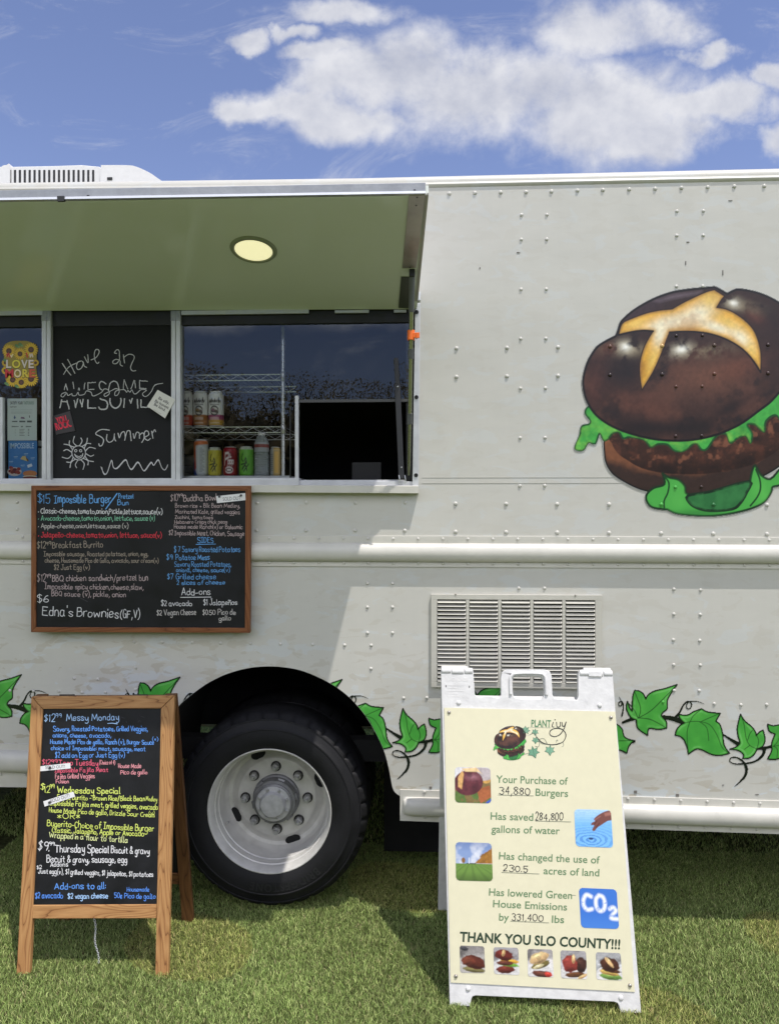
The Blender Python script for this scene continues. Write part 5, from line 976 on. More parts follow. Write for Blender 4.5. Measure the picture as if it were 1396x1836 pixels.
CAPf = Plane(CAP.o-CAP.n*.008, CAP.at(300, 1300, -.008), CAP.at(100, 1600, -.008))
sold_out([T5(300, 822), T5(532, 796), T5(536, 838), T5(300, 860)], CAPf, [T5(380, 832)], "white SOLD OUT strip across the pink Tuesday line of the A-frame chalkboard", (*T5(345, 843), *T5(493, 834), 24/4.23))
sold_out([T5(328, 1088), T5(555, 1014), T5(570, 1052), T5(338, 1128)], CAPf, [T5(378, 1095)], "tilted white SOLD OUT strip on the yellow Wednesday lines of the A-frame chalkboard", (*T5(388, 1098), *T5(530, 1055), 26/4.23))

# ------------------------------------------------------------------ chalkboard panel set in the window, with what is stuck on it
TW = lambda x, y: (x/4.23, 540+y/4.23)
YC = .018
q = [PY(x, y, YC) for x, y in ((90.8, 557), (306.5, 557), (306.5, 863), (90, 863))]
wcb = thing("window_chalkboard", tuple((q[2]+q[3])/2), "tall black chalkboard panel with Have an Awesome Summer between the window posts", "chalkboard")
pan = MB().hexa(q, [p_+np.array([0, .008, 0]) for p_ in q]).obj("slate_panel", SLATE2, wcb)
ink = Ink(Plane(*q[:3]), .0006); CH = (196, 196, 200)
def TT(t, x0, y0, x1, y1, cap, w=1.5, **k): ink.text(t, *TW(x0, y0), *TW(x1, y1), cap/4.23, CH, w, **k)
LN = lambda pts, w=1.5, k=4: ink.line(smooth([TW(*p_) for p_ in pts], k), w, CH)
for pts in ([(472, 470), (505, 520), (538, 560)], [(513, 440), (540, 490), (568, 547)], [(482, 555), (520, 500), (580, 468)], [(618, 452), (590, 462), (580, 495), (592, 518), (618, 505), (632, 470), (625, 455)], [(632, 462), (638, 490), (658, 502)], [(640, 420), (655, 450), (668, 465), (668, 430), (665, 405)], [(690, 445), (730, 425), (752, 385), (742, 365), (722, 372), (715, 410), (722, 450), (738, 472), (750, 462)],
            [(905, 415), (905, 380), (888, 366), (868, 390), (885, 395)], [(905, 395), (906, 440), (885, 470), (860, 472), (856, 455), (880, 440), (910, 452), (912, 480), (930, 492)], [(936, 405), (940, 440), (945, 468)], [(940, 425), (975, 402), (1010, 408), (1018, 430), (1000, 470), (990, 505), (1005, 528), (1030, 525)]): LN(pts)
TT("AWESOME", 470, 742, 1120, 735, 128, 1.4, clip=(4.6, 10)); TT("AWESOME", 455, 815, 1130, 808, 150, 1.9, clip=(-1, 4.5)); 
LN([(500, 690), (472, 700), (462, 718), (480, 725), (505, 695), (515, 715), (545, 700), (548, 715), (575, 715), (592, 690), (600, 712), (640, 705), (655, 680), (690, 690), (700, 715), (720, 716), (770, 690), (790, 665), (820, 672), (830, 700), (800, 722), (790, 705), (840, 680), (880, 662), (905, 680), (890, 712), (870, 712), (880, 680), (940, 670), (960, 690), (970, 675), (985, 690), (1000, 672), (1015, 700), (1035, 700), (1070, 670), (1110, 675), (1080, 700), (1095, 722), (1120, 715), (1150, 680), (1175, 635), (1235, 622)], 1.25, 3)
for pts in ([(830, 978), (775, 972), (735, 990), (728, 1010), (760, 1025), (785, 1050), (775, 1090), (755, 1098), (750, 1080)], [(812, 1010), (808, 1050), (830, 1070), (860, 1050), (868, 1005)], [(866, 1020), (872, 1050), (878, 1060)], [(895, 1000), (905, 1035), (920, 1000), (942, 990), (950, 1030), (945, 1055)], [(950, 1030), (965, 985), (985, 985), (990, 1020), (995, 1058)], [(1010, 1005), (1018, 1040), (1035, 995), (1055, 1000), (1058, 1040)], [(1056, 1020), (1075, 1000), (1090, 1005), (1092, 1040), (1075, 1072)], [(1100, 1030), (1128, 1012), (1120, 985), (1098, 990), (1095, 1035), (1120, 1055), (1140, 1040)], [(1150, 985), (1160, 1040)], [(1155, 1000), (1172, 975), (1180, 990)]): LN(pts, 1.6)
for k in range(16):
    a = k*math.tau/16+.1; r0, r1 = 55, 130 if k % 2 else 115; bend = .18*(-1)**(k//2); LN([(597+r0*math.cos(a), 1150+r0*math.sin(a)), (597+92*math.cos(a+bend), 1150+92*math.sin(a+bend)), (597+r1*math.cos(a+.04), 1150+r1*math.sin(a+.04))], 1.5)
LN([(597+52*math.cos(t_), 1150+54*math.sin(t_)) for t_ in np.linspace(0, 6.4, 22)], 1.6, 2)
for cx in (575, 612): LN([(cx+9*math.cos(t_), 1134+9*math.sin(t_)) for t_ in np.linspace(0, 6.5, 9)], 1.3, 2)
LN([(566, 1160), (580, 1182), (600, 1190), (622, 1178), (628, 1155)], 1.5); LN([(578, 1172), (600, 1178), (618, 1168)], 1.2)
for dx, dy in ((0, 0), (8, 6)): LN([(765+dx, 1255+dy), (780, 1290+dy), (795, 1310+dy), (815, 1295), (845, 1205+dy), (860, 1260), (890, 1262+dy), (950, 1200+dy), (975, 1250), (1000, 1272+dy), (1045, 1218+dy), (1080, 1275), (1100, 1280+dy), (1145, 1220+dy), (1165, 1245), (1200, 1200+dy), (1225, 1260), (1250, 1280), (1272, 1240+dy)], 1.3)
ink.obj("chalk_writing", CHALK, pan)
PLc = Plane(*q[:3])
# square card and the dark magnet
def card(name, pts, off, th, col, label, cat, words, pl):
    qq = [pl.at(x, y, off) for x, y in pts]; t = thing(name, tuple(sum(qq)/len(qq)), label, cat); c_ = MB().hexa(qq, [p_-pl.n*th for p_ in qq]).obj("card", mat(name+"_card", col, .4), t); ik = Ink(pl, off+.0004)
    for (tx, a, b, cap, cl, bo) in words: ik.type(tx, *a, *b, cap, cl, bo)
    ik.obj("printed_words", PRINT, c_)
card("square_card", [TW(1195, 672), TW(1330, 745), TW(1250, 887), TW(1115, 795)], .026, .003, (.66, .65, .62), "white square card tilted on the window post beside the Awesome writing", "card",
     [("Be silly.", TW(1199, 741), TW(1280, 785), 22/4.23, (40, 40, 42), .012), ("Be honest.", TW(1172, 763), TW(1278, 820), 22/4.23, (40, 40, 42), .012), ("Be kind.", TW(1165, 788), TW(1250, 836), 22/4.23, (40, 40, 42), .012), ("be kind to one another", TW(1160, 822), TW(1222, 857), 6/4.23, (130, 130, 130), 0)], PLc)
card("rock_magnet", [TW(395, 872), TW(530, 832), TW(570, 983), TW(425, 1012)], .003, .002, (.035, .028, .032), "black square magnet with red YOU ROCK words on the window chalkboard", "magnet",
     [("YOU", TW(432, 935), TW(510, 915), 52/4.23, (226, 50, 76), .035), ("ROCK.", TW(426, 978), TW(544, 948), 52/4.23, (226, 50, 76), .035)], PLc)

# sunflower sticker on the pane
TS = lambda x, y: (x/6.556, 600+y/6.556)
c = Canvas(236, 290, 2.0, -10, 50)
def flower(cx, cy, r, ph):
    for k in range(18):
        a = k*math.tau/18+ph; c.ell(cx+math.cos(a)*r*.68, cy+math.sin(a)*r*.68, r*.38, r*.12, (216, 178, 52), a, outline=2, ocol=(130, 96, 30))
    c.ell(cx, cy, r*.42, r*.42, (74, 50, 44)); c.ell(cx, cy, r*.25, r*.25, (100, 66, 50))
c.poly(smooth([(45, 130), (120, 80), (230, 70), (350, 80), (420, 150), (432, 260), (425, 360), (432, 450), (420, 560), (330, 590), (250, 600), (160, 590), (80, 560), (50, 440), (40, 330), (48, 230)], 3, True), (150, 132, 56))
for (x, y, r, ph) in ((105, 190, 78, 0), (365, 175, 82, .2), (235, 225, 70, .1), (60, 330, 40, 0), (60, 420, 44, 0), (418, 330, 40, 0), (150, 530, 80, 0), (250, 560, 76, .2), (365, 520, 84, .1)): flower(x, y, r, ph)
for (x, y) in ((200, 130), (240, 115), (75, 575), (195, 605), (60, 300)): c.ell(x, y, 26, 17, (96, 132, 84), .6, outline=2, ocol=(40, 70, 40)); c.ell(x+20, y+14, 16, 12, (120, 150, 90), -.5)
sst = thing("sunflower_sticker", tuple(PY(36, 696, .022)), "round-cornered sunflower sticker with LOVE MORE letters on the window pane", "sticker")
stk = decal("sticker_print", c, lambda X, Y: PY(X/6.556, 600+Y/6.556, .0225), PRINT, sst)
ik = Ink(Plane((0, .0225, 0), (1, .0225, 0), (0, .0225, 1)), .0006)
for ch, x0, x1, y, cap, col in (("L", 72, 132, 388, 92, (214, 200, 196)), ("O", 140, 240, 388, 92, (222, 206, 70)), ("V", 248, 326, 388, 92, (216, 204, 198)), ("E", 335, 396, 388, 92, (224, 206, 204)), ("M", 62, 158, 498, 92, (206, 52, 56)), ("O", 164, 248, 498, 92, (224, 204, 168)), ("R", 262, 336, 498, 92, (222, 200, 74)), ("E", 345, 415, 498, 92, (206, 92, 62))):
    ik.type(ch, *TS(x0-3, y+5), *TS(x1+3, y+5), cap*1.05/6.556, (60, 44, 36), .05); ik.type(ch, *TS(x0, y), *TS(x1, y), cap/6.556, col, .03, dz=.0004)
for pts, col in (([(80, 225), (85, 260), (100, 215), (118, 265)], (190, 60, 60)), ([(125, 240), (135, 262), (150, 230)], (220, 205, 160)), ([(310, 215), (322, 265)], (200, 60, 50)), ([(352, 225), (356, 262), (375, 225), (385, 262)], (206, 190, 180))): ik.line([TS(*p_) for p_ in pts], 2.2, col)
ik.obj("sticker_letters", PRINT, stk)

# two posters behind the pane
def poster(name, x0, y0, x1, y1, col, label, Yp, draw):
    a, b = PY(x0, y0, Yp), PY(x1, y1, Yp); t = thing(name, ((a[0]+b[0])/2, Yp, b[2]), label, "poster"); sh = MB().box((a[0], Yp, b[2]), (b[0], Yp+.0015, a[2])).obj("paper_sheet", mat(name+"_paper", col, .5), t)
    ik = Ink(Plane((0, Yp, 0), (1, Yp, 0), (0, Yp, 1)), .0006); draw(ik); ik.obj("poster_print", PRINT, sh)
def d1(ik):
    S_ = TS; G = (70, 82, 80)
    ik.type("SATISFY YOUR", *S_(122, 818), *S_(268, 818), 34/6.556, (52, 62, 60), .02); ik.type("TASTE BUDS", *S_(276, 818), *S_(398, 818), 34/6.556, (112, 150, 140), .02); ik.type("DON'T WAIT", *S_(122, 856), *S_(194, 856), 14/6.556, (60, 64, 64), .02)
    for y, x1 in ((882, 380), (900, 372)): ik.line([S_(128, y), S_(x1, y)], .5, (170, 180, 178))
    ik.line([S_(128, 920), S_(370, 920)], .4, G); ik.fill([S_(172, 945), S_(186, 978), S_(172, 994), S_(160, 978)], (90, 110, 150)); ik.fill([S_(240, 985), S_(250, 965), S_(285, 970), S_(292, 990)], (130, 100, 130)); ik.fill([S_(342, 950), S_(352, 950), S_(350, 976), S_(344, 976)], (50, 50, 56))
    for x0, x1 in ((146, 200), (232, 294), (322, 370)): ik.line([S_(x0, 1020), S_(x1, 1020)], 2.4, (96, 104, 106), .5)
    for x0, x1 in ((140, 216), (250, 266), (306, 364)): ik.line([S_(x0, 1080), S_(x1, 1080)], 2.0, (130, 138, 136), .4)
    for k in range(5): ik.line([S_(230, 1112+k*18), S_(288-(k % 2)*12, 1112+k*18)], .8, (120, 126, 126)); ik.line([S_(330, 1112+k*18), S_(342, 1112+k*18)], 1., (90, 96, 96)); ik.line([S_(176, 1112+k*18), S_(184, 1112+k*18)], .6, (150, 156, 156))
def d2(ik):
    S_ = TS; ik.type("IMPOSSIBLE", *S_(118, 1338), *S_(400, 1334), 62/6.556, (196, 216, 232), .012)
    el = lambda cx, cy, rx, ry, col, dz: ik.fill([S_(cx+rx*math.cos(t_), cy+ry*math.sin(t_)) for t_ in np.linspace(0, math.tau, 18, endpoint=False)], col, dz)
    el(170, 1610, 84, 52, (200, 190, 186), .0002)
    for k in range(12): el(115+k*10+random.uniform(-8, 8), 1585+random.uniform(-32, 40), 24, 18, random.choice([(150, 60, 58), (176, 96, 80), (120, 50, 50), (96, 40, 60)]), .0003+k*.00005)
    ik.fill([S_(238, 1462), S_(262, 1428), S_(300, 1424), S_(330, 1490)], (214, 190, 130), .0002); ik.fill([S_(300, 1430), S_(338, 1478), S_(328, 1494), S_(312, 1470)], (120, 90, 60), .0004)
    for k, (yy, hh, col) in enumerate(((1632, 36, (196, 130, 84)), (1668, 14, (216, 200, 176)), (1682, 16, (110, 50, 52)), (1698, 12, (190, 90, 90)), (1708, 12, (214, 170, 120)))): el(352, yy, 84, hh, col, .0002+k*.0001)
    for (cx, cy) in ((185, 1436), (306, 1402), (384, 1450), (130, 1492), (268, 1536)): ik.line([S_(cx-22, cy), S_(cx+22, cy-4)], 1.2, (170, 200, 224)); ik.line([S_(cx-14, cy+14), S_(cx+18, cy+12)], .8, (150, 186, 216))
    ik.fill([S_(318, 1532), S_(372, 1514), S_(382, 1545), S_(328, 1566)], (226, 232, 236), .0002); ik.line([S_(334, 1544), S_(368, 1534)], 2.2, (50, 60, 70))
poster("nutrition_poster", 13.2, 714.5, 66, 789.5, (.62, .68, .66), "pale poster headed SATISFY YOUR TASTE BUDS behind the pane above the blue poster", .034, d1)
poster("burger_poster", 15, 790.5, 66.5, 861, (.055, .22, .52), "blue food poster with a taco and burger, behind the pane below the pale poster", .033, d2)
mb = MB(); slab(mb, 67.5, 790, 75, 800, .045, .09); slab(mb, 67.5, 803, 75, 862, .045, .09); o = mb.obj("plastic_bin", mat("grey_bin_plastic", (.16, .17, .17), .5), origin=tuple(PY(71, 862, .06)), bevel=.002); tag(o, "narrow grey plastic bin beside the two posters behind the pane", "bin")

# ------------------------------------------------------------------ wire shelf, cans and bottle behind the glass
TC = lambda x, y: (310+x/3.035, 540+y/3.035)
YS = .16
rack = thing("wire_rack", tuple(PY(415, 856, .3)), "chrome wire shelf rack with grooved post inside the right window", "shelf rack")
rx0 = PY(312, 700, YS)[0]; rx1 = PY(508, 700, YS)[0]
zs = [PY(420, y, YS)[2] for y in (671.8, 765.5)]
for z in zs:
    mb = MB()
    for yy in (YS, YS+.34):
        mb.tube([(rx0-.25, yy, z), (rx1, yy, z)], .0026, 6); mb.tube([(rx0-.25, yy, z-.026), (rx1, yy, z-.026)], .0026, 6); k = 0; x = rx0-.25; pts = []
        while x < rx1: pts.append((x, yy+.001, z-.003-(.020 if k % 2 else 0))); x += .034; k += 1
        mb.tube(pts, .0019, 5)
    for k in range(34): x = rx0-.25+(rx1-rx0+.25)*k/33; mb.tube([(x, YS, z+.002), (x, YS+.34, z+.002)], .0014, 4)
    mb.obj("wire_shelf", CHROME, rack, True)
mb = MB()
for yy in (YS-.004,):
    zb0, zt0 = WZ0-.03, PY(507, 563, YS)[2]; prof = [(.0001, zt0), (.005, zt0-.004), (.0085, zt0-.028)]; z = zt0-.035
    while z > zb0: prof += [(.0085, z), (.0085, z-.022), (.0072, z-.0235), (.0072, z-.0255), (.0085, z-.027)]; z -= .027
    mb.lathe([(r, h) for r, h in prof], (PY(507.6, 700, YS)[0], yy, 0), (0, 0, 1), 14)
mb.obj("rack_post", CHROME, rack, True)
mb = MB()
for z in zs: mb.lathe([(.010, -.034), (.0125, -.030), (.0118, .006), (.010, .010)], (PY(507.6, 700, YS)[0], YS-.004, z), (0, 0, 1), 14)
mb.obj("post_sleeve", mat("grey_sleeve", (.5, .5, .5), .3, .6), rack, True)
mb = MB(); slab(mb, 200, 853.5, 521, 858.5, .075, .5); ledge = mb.obj("stock_ledge", ALUW, truck)

CANH = {}
def can(name, x0, x1, ytop, ybot, label, draw, Yc=YS+.055, group=None, neck=True):
    a, b = PY(x0, ybot, Yc), PY(x1, ybot, Yc); r = (b[0]-a[0])/2; cx = (a[0]+b[0])/2; zb = a[2]; H = PY(x0, ytop, Yc-r)[2]-zb
    nz_ = 56; nth = 64; cv = Canvas(nth, nz_, 1.0); U_ = (cv.X/nth-.25)*2*math.pi  # 0 at the front
    # front of the can: u in -1..1 across, v 0 top..1 bottom
    cv.X = np.where(True, (U_)/ (math.pi/2), 0); cv.Y = cv.Y/(nz_-1); cv.sc = 1/30.
    cv.rgb[:] = lin((216, 218, 220)); draw(cv); vs = []; cs = []
    for j in range(nz_):
        v_ = j/(nz_-1); h = H*(1-v_); rr = r
        if neck: rr = r*(.80 if v_ < .02 else .82+(.18*min(1, (v_-.02)/.075)**.8) if v_ < .095 else (1. if v_ < .94 else 1-.16*((v_-.94)/.06)**1.5))
        for k in range(nth):
            t_ = U_[j, k]; vs.append((cx+rr*math.sin(t_), Yc-rr*math.cos(t_), zb+h+.0005)); cs.append(cv.rgb[j, k])
    fs = [(j*nth+k, (j+1)*nth+k, (j+1)*nth+(k+1) % nth, j*nth+(k+1) % nth) for j in range(nz_-1) for k in range(nth)]
    t = thing(name, (cx, Yc, zb), label, "drink can" if "can" in name else "bottle", group)
    colmesh("can_body", vs, fs, np.array(cs), CANM, t, smooth=True)
    MB().lathe([(r*.80, H), (r*.83, H+.002), (r*.79, H+.003), (r*.76, H-.003), (.0001, H-.003)], (cx, Yc, zb), (0, 0, 1), 28).obj("can_lid", CHROME, t, True)
    MB().tube([(cx-r*.3, Yc, zb+H-.001), (cx, Yc-.002, zb+H+.0005), (cx+r*.35, Yc, zb+H-.0005)], .0018, 6).obj("pull_tab", CHROME, t)
CANM = vmat("can_print", .32, .5)
def tall(low, mid, gold=None):
    def d(c):
        c.rgb[:] = lin((246, 246, 243)); m = np.clip((c.Y-.66)*40, 0, 1)*np.clip((.985-c.Y)*60, 0, 1); c.put(m, low)
        if gold: c.put(np.clip((c.Y-.80)*30, 0, 1)*np.clip((.985-c.Y)*60, 0, 1), gold)
        c.stroke([(-.5, .31), (-.46, .25), (-.42, .32), (-.36, .26), (-.3, .32), (-.2, .22), (-.22, .32), (-.1, .27), (-.06, .32), (.06, .24), (.05, .32), (.2, .27), (.24, .32), (.38, .2), (.38, .32), (.5, .27)], .055, (30, 30, 34)); c.stroke([(-.4, .385), (.4, .385)], .03, (120, 120, 120))
        c.ell(0, .56, .34, .125, (226, 222, 214), outline=.05, ocol=(40, 40, 42)); c.ell(-.1, .55, .18, .06, mid); c.ell(.16, .58, .14, .05, (90, 70, 60)); c.stroke([(-.34, .57), (.34, .62)], .03, (50, 50, 54))
        for yy in (.76, .80, .91): c.stroke([(-.4, yy), (.4, yy)], .02, (240, 226, 214), op=.75)
    return d
gw = "tall white cans on the middle shelf"
can("tall_can", 324, 345.5, 701, 765.3, "tall white can with a plain red lower band on the wire shelf", tall((206, 74, 52), (120, 110, 110)), group=gw)
can("tall_can", 347, 372.6, 701, 765.3, "tall white can with a brown-orange lower band on the wire shelf", tall((176, 112, 50), (150, 120, 70)), group=gw)
can("tall_can", 374.2, 401.2, 701, 765.3, "tall white can with magenta and gold bands on the wire shelf", tall((176, 76, 122), (140, 100, 120), (206, 160, 66)), group=gw)
def d_or(c):
    c.rgb[:] = lin((196, 200, 204)); c.poly([(-1, .05), (1, .02), (1, .12), (-.3, .16), (-.6, .5), (-1, .55)], (206, 110, 50)); c.poly([(-1, .55), (-.62, .5), (-.45, .75), (-.2, .99), (-1, .99)], (60, 84, 160)); c.poly([(-.6, .3), (-.35, .24), (-.3, .8), (-.5, .85)], (206, 70, 44)); c.poly([(-.05, .2), (.62, .2), (.62, .93), (-.05, .93)], (206, 210, 212))
    for k in range(16): c.stroke([(.02, .24+k*.043), (.28+.24*((k*37) % 5)/5, .24+k*.043)], .024, (96, 100, 104), op=.7)
def sparkling(base, dark, txt):
    def d(c):
        c.rgb[:] = lin(base); c.put(np.clip((.1-c.Y)*40, 0, 1), (190, 196, 180)); n = np.sin(c.X*9+c.Y*13); c.put(np.clip(n-.3, 0, 1)*.4, dark)
        c.stroke([(-.2, .25), (-.32, .4), (-.2, .5)], .07, (24, 40, 30)); c.stroke([(-.05, .5), (.08, .38), (.16, .5), (.05, .53)], .06, (24, 40, 30)); c.stroke([(-.4, .62), (.2, .56)], .05, (24, 40, 30)); c.stroke([(-.25, .78), (.05, .62), (.2, .82)], .075, (24, 40, 30)); c.stroke([(-.1, .85), (.34, .6)], .06, (24, 40, 30))
    return d
def d_red(c):
    c.rgb[:] = lin((150, 26, 44)); c.ell(0.05, .5, .62, .34, (128, 16, 34)); Wt = (226, 214, 214)
    c.stroke([(-.42, .62), (-.34, .2)], .075, Wt); c.stroke([(-.34, .22), (-.02, .2), (.0, .36), (-.3, .42)], .075, Wt); c.stroke([(.14, .24), (.12, .36), (.22, .34)], .05, Wt)
    for k in range(3): c.stroke([(-.1+k*.19, .66), (-.06+k*.19, .46), (.06+k*.19, .46), (.04+k*.19, .58), (-.06+k*.19, .58)], .05, Wt)
    c.ell(.02, .80, .36, .1, (70, 8, 18), outline=.05, ocol=Wt); c.stroke([(-.14, .80), (.18, .80)], .08, Wt)
def d_tan(c):
    c.rgb[:] = lin((176, 150, 96)); c.put(np.clip((c.X+.1)*-20, 0, 1), (150, 150, 148)); c.poly([(.0, .15), (.5, .15), (.5, .9), (.0, .9)], (206, 164, 84))
    for k in range(9): c.stroke([(-.55, .25+k*.07), (-.2, .25+k*.07)], .03, (96, 98, 98))
ybs = 853.4; YL = .145
can("orange_can", 348, 373.2, 788, ybs, "tall orange and silver can beside the yellow can on the bottom ledge", d_or, YL)
can("yellow_can", 373.8, 397.2, 802.5, ybs, "yellow soda can between the orange can and the red can", sparkling((196, 186, 62), (150, 140, 40), 1), YL)
can("red_can", 400.6, 425.4, 801.8, ybs, "dark red soda can with white lettering on the bottom ledge", d_red, YL)
can("green_can", 429, 454.4, 801, ybs, "bright green soda can beside the water bottle", sparkling((106, 178, 62), (70, 140, 44), 1), YL)
can("tan_can", 484, 503.5, 802, ybs, "tan can half hidden by the chrome post beside the water bottle", d_tan, YL+.02)
a, b = PY(456, ybs, YL), PY(482, ybs, YL); cx, r, zb = (a[0]+b[0])/2, (b[0]-a[0])/2, a[2]; H = PY(456, 777, YL)[2]-zb
t = thing("water_bottle", (cx, YL, zb), "clear plastic water bottle between the green can and the tan can", "bottle")
BM, tt, pp = newmat("clear_bottle"); pp.inputs['Base Color'].default_value = (.80, .86, .88, 1); pp.inputs['Roughness'].default_value = .08; pp.inputs['Transmission Weight'].default_value = .72; pp.inputs['IOR'].default_value = 1.2
pr = [(.001, .001), (r*.9, .001), (r, .006)]
for k in range(9): z = .012+k*H*.055; pr += [(r, z), (r*.93, z+H*.018), (r*.93, z+H*.03), (r, z+H*.048)]
pr += [(r*.98, H*.56), (r*.98, H*.78), (r*.9, H*.85), (r*.6, H*.92), (r*.42, H*.945), (r*.42, H*.985)]
MB().lathe(pr, (cx, YL, zb), (0, 0, 1), 28).obj("bottle_body", BM, t, True)
MB().lathe([(r*.50, H*.95), (r*.50, H*1.0), (r*.46, H*1.005), (.0001, H*1.005)], (cx, YL, zb), (0, 0, 1), 24).obj("bottle_cap", PLASTIC, t, True)
lab = MB(); lab.lathe([(r*1.003, H*.56), (r*1.003, H*.775)], (cx, YL, zb), (0, 0, 1), 28); lab = lab.obj("bottle_label", mat("clear_grey_label", (.34, .36, .38), .4), t, True)
lab2 = MB(); lab2.lathe([(r*1.012, H*.66), (r*1.012, H*.735)], (cx, YL, zb), (0, 0, 1), 28); lab2.obj("label_stripe", mat("dull_red_label", (.26, .05, .05), .4), lab, True)
c = PY(333, 850, .2); mb = MB(); mb.tube([(c[0]-.05, .2, c[2]+.004), (c[0]-.02, .19, c[2]+.025), (c[0]+.02, .19, c[2]+.02), (c[0]+.035, .2, c[2]+.004)], [.014, .02, .018, .010], 10); mb.tube([(c[0]-.03, .175, c[2]+.03), (c[0]+.03, .175, c[2]+.026)], .004, 6)
tag(mb.obj("dark_cloth", mat("dark_folded_cloth", (.06, .06, .065), .9, var=.4, vscale=60), smooth=True, origin=(c[0], .2, c[2])), "dark crumpled cloth lying on the ledge beside the orange can", "cloth")
mb = MB(); a = PY(630, 860, .35); b = PY(684, 828, .35); mb.box((a[0], .35, WZ0-.03), (b[0], .55, b[2])); o = mb.obj("black_box", mat("black_box_plastic", (.012, .012, .012), .4), origin=((a[0]+b[0])/2, .45, WZ0-.03), bevel=.004); tag(o, "plain black box standing inside the open part of the serving window", "box")

# ------------------------------------------------------------------ white plastic A-frame with the cream sheet
T7 = lambda x, y: (760+x/3.49, 1180+y/3.49)
T8 = lambda x, y: (760+x/3.49, 1480+y/3.49)
def plastic_sign():
    f0, f1 = PG(805.5, 1803, .004), PG(1149, 1817, .004); d0 = np.dot(f0-CAM, fw); tl = CAM+ray(790, 1199)*(d0+.325); pl = Plane(f0, f1, tl); n = pl.n
    root = thing("sandwich_board", tuple((f0+f1)/2), "white plastic sandwich board with a cream printed sheet standing on the lawn", "A-frame sign"); TH = .034
    sil = [(790, 1203), (791.5, 1198.5), (796, 1197), (843, 1197.5), (847.5, 1200), (848.5, 1206), (851, 1246), (857, 1250.5), (876, 1248), (893, 1252), (898, 1247), (897.5, 1216), (899.5, 1205), (906, 1200.5), (975, 1200.5), (985, 1203.5), (988.5, 1212), (990, 1246), (994, 1253), (1034, 1255), (1036.5, 1249), (1036, 1210), (1038, 1203), (1043, 1200.7), (1090, 1201), (1096, 1203), (1098, 1209), (1103, 1275), (1149.3, 1817), (1112, 1816), (1110, 1805), (1107, 1799.5), (1100, 1797), (852, 1786), (846.5, 1788), (844.5, 1793), (842.5, 1805), (805.8, 1803)]
    hol = smooth([(918.5, 1222), (921, 1215), (928, 1212.7), (964, 1213), (971, 1215.5), (974, 1222), (975.5, 1244), (973, 1251), (966, 1254), (930, 1253.5), (922, 1251), (919.3, 1244)], 2, True)
    body = MB().prism([tuple(pl.at(x, y)) for x, y in sil], -n*TH, holes=[[tuple(pl.at(*h)) for h in hol]]).obj("front_panel", SIGNW, root, bevel=.004, segs=3)
    # raised rim round the handle, hinge knuckles
    mb = MB(); mb.tube([pl.at(*q_, .003) for q_ in smooth([(915, 1245), (914.5, 1219), (918, 1211), (927, 1208), (966, 1208), (975, 1212), (978.5, 1221), (979.5, 1246)], 3)], .006, 8); mb.obj("handle_rim", SIGNW, root, True)
    def knuckle(x0, x1, y): a, b = pl.at(x0, y, -.008), pl.at(x1, y, -.008); return MB().tube([a, b], .0135, 14)
    for x0, x1, y in ((791, 808, 1203), (809.5, 831, 1204.5), (832.5, 847, 1204), (1038, 1055, 1207.5), (1056.5, 1079.5, 1208.5), (1081, 1097, 1208)): knuckle(x0, x1, y).obj("hinge_knuckle", SIGNW, root, True, bevel=.003)
    mb = MB(); d = [pl.at(*T7(1030, 82), .006), pl.at(*T7(1112, 84), .006), pl.at(*T7(1112, 118), .006), pl.at(*T7(1030, 116), .006)]; mb.hexa(d, [p_-n*.006 for p_ in d]); mb.obj("hinge_clip", SIGNW, root, bevel=.002)
    ik = Ink(pl, .0008); 
    ik.type("PLASTICADE", *T7(134, 145), *T7(272, 146), 20/3.49, (214, 212, 210)); 
    for k in range(5): ik.line([T7(150, 172+k*17), T7(250-(k % 2)*40, 173+k*17)], .7, (214, 212, 210))
    for x, y in ((137, 176), (283, 180)): ik.fill([T7(x-3, y-6), T7(x+3, y-6), T7(x+3, y+6), T7(x-3, y+6)], (90, 90, 90))
    ik.obj("moulded_lettering", PRINT, body)
    mb = MB()
    for x, y in (T7(216, 280), T7(1098, 296), T8(275, 1023), T8(1230, 1080)): mb.dome(pl.at(x, y, -.001), n, .0095, .007, 14)
    mb.obj("moulded_stud", SIGNW, root, True)
    s4 = [T7(125, 311), T7(1196, 336), T8(1318, 1044), T8(166, 985)]; q = [pl.at(x, y, .0035) for x, y in s4]; sheet = MB().hexa(q, [p_-n*.003 for p_ in q]).obj("printed_sheet", CREAM, root)
    mb = MB()
    for x, y in (T7(156, 340), T7(1168, 372), T8(199, 945), T8(1287, 1003)): mb.dome(pl.at(x, y, .004), n, .0068, .006, 12)
    mb.obj("sheet_screw", STEEL, root, True)
    # rear leaf
    hv = (pl.at(943, 1200)-pl.at(977, 1808)); hv = hv*np.array([1, 1, 0]); hv -= rt*np.dot(hv, rt); g0, g1 = f0+hv*2-n*0, f1+hv*2; t0, t1 = pl.at(790.5, 1200, -TH), pl.at(1097, 1204, -TH)
    def bk(u_, s): return (t0*(1-u_)+t1*u_)*(1-s)+(g0*(1-u_)+g1*u_)*s
    bn = np.cross(bk(1, 0)-bk(0, 0), bk(0, 1)-bk(0, 0)); bn /= np.linalg.norm(bn); bn = bn if bn[1] > 0 else -bn
    rs = [(0, .0), (.16, 0), (.18, .112), (.82, .112), (.84, 0), (1, 0), (1, 1), (.89, 1), (.87, .965), (.13, .965), (.11, 1), (0, 1)]
    MB().prism([tuple(bk(*p_)) for p_ in rs], bn*.034).obj("rear_panel", SIGNW, root, bevel=.004)
    # printing
    ik = Ink(pl, .0041); G = (104, 132, 96); K = (44, 44, 46); D = (44, 62, 46)
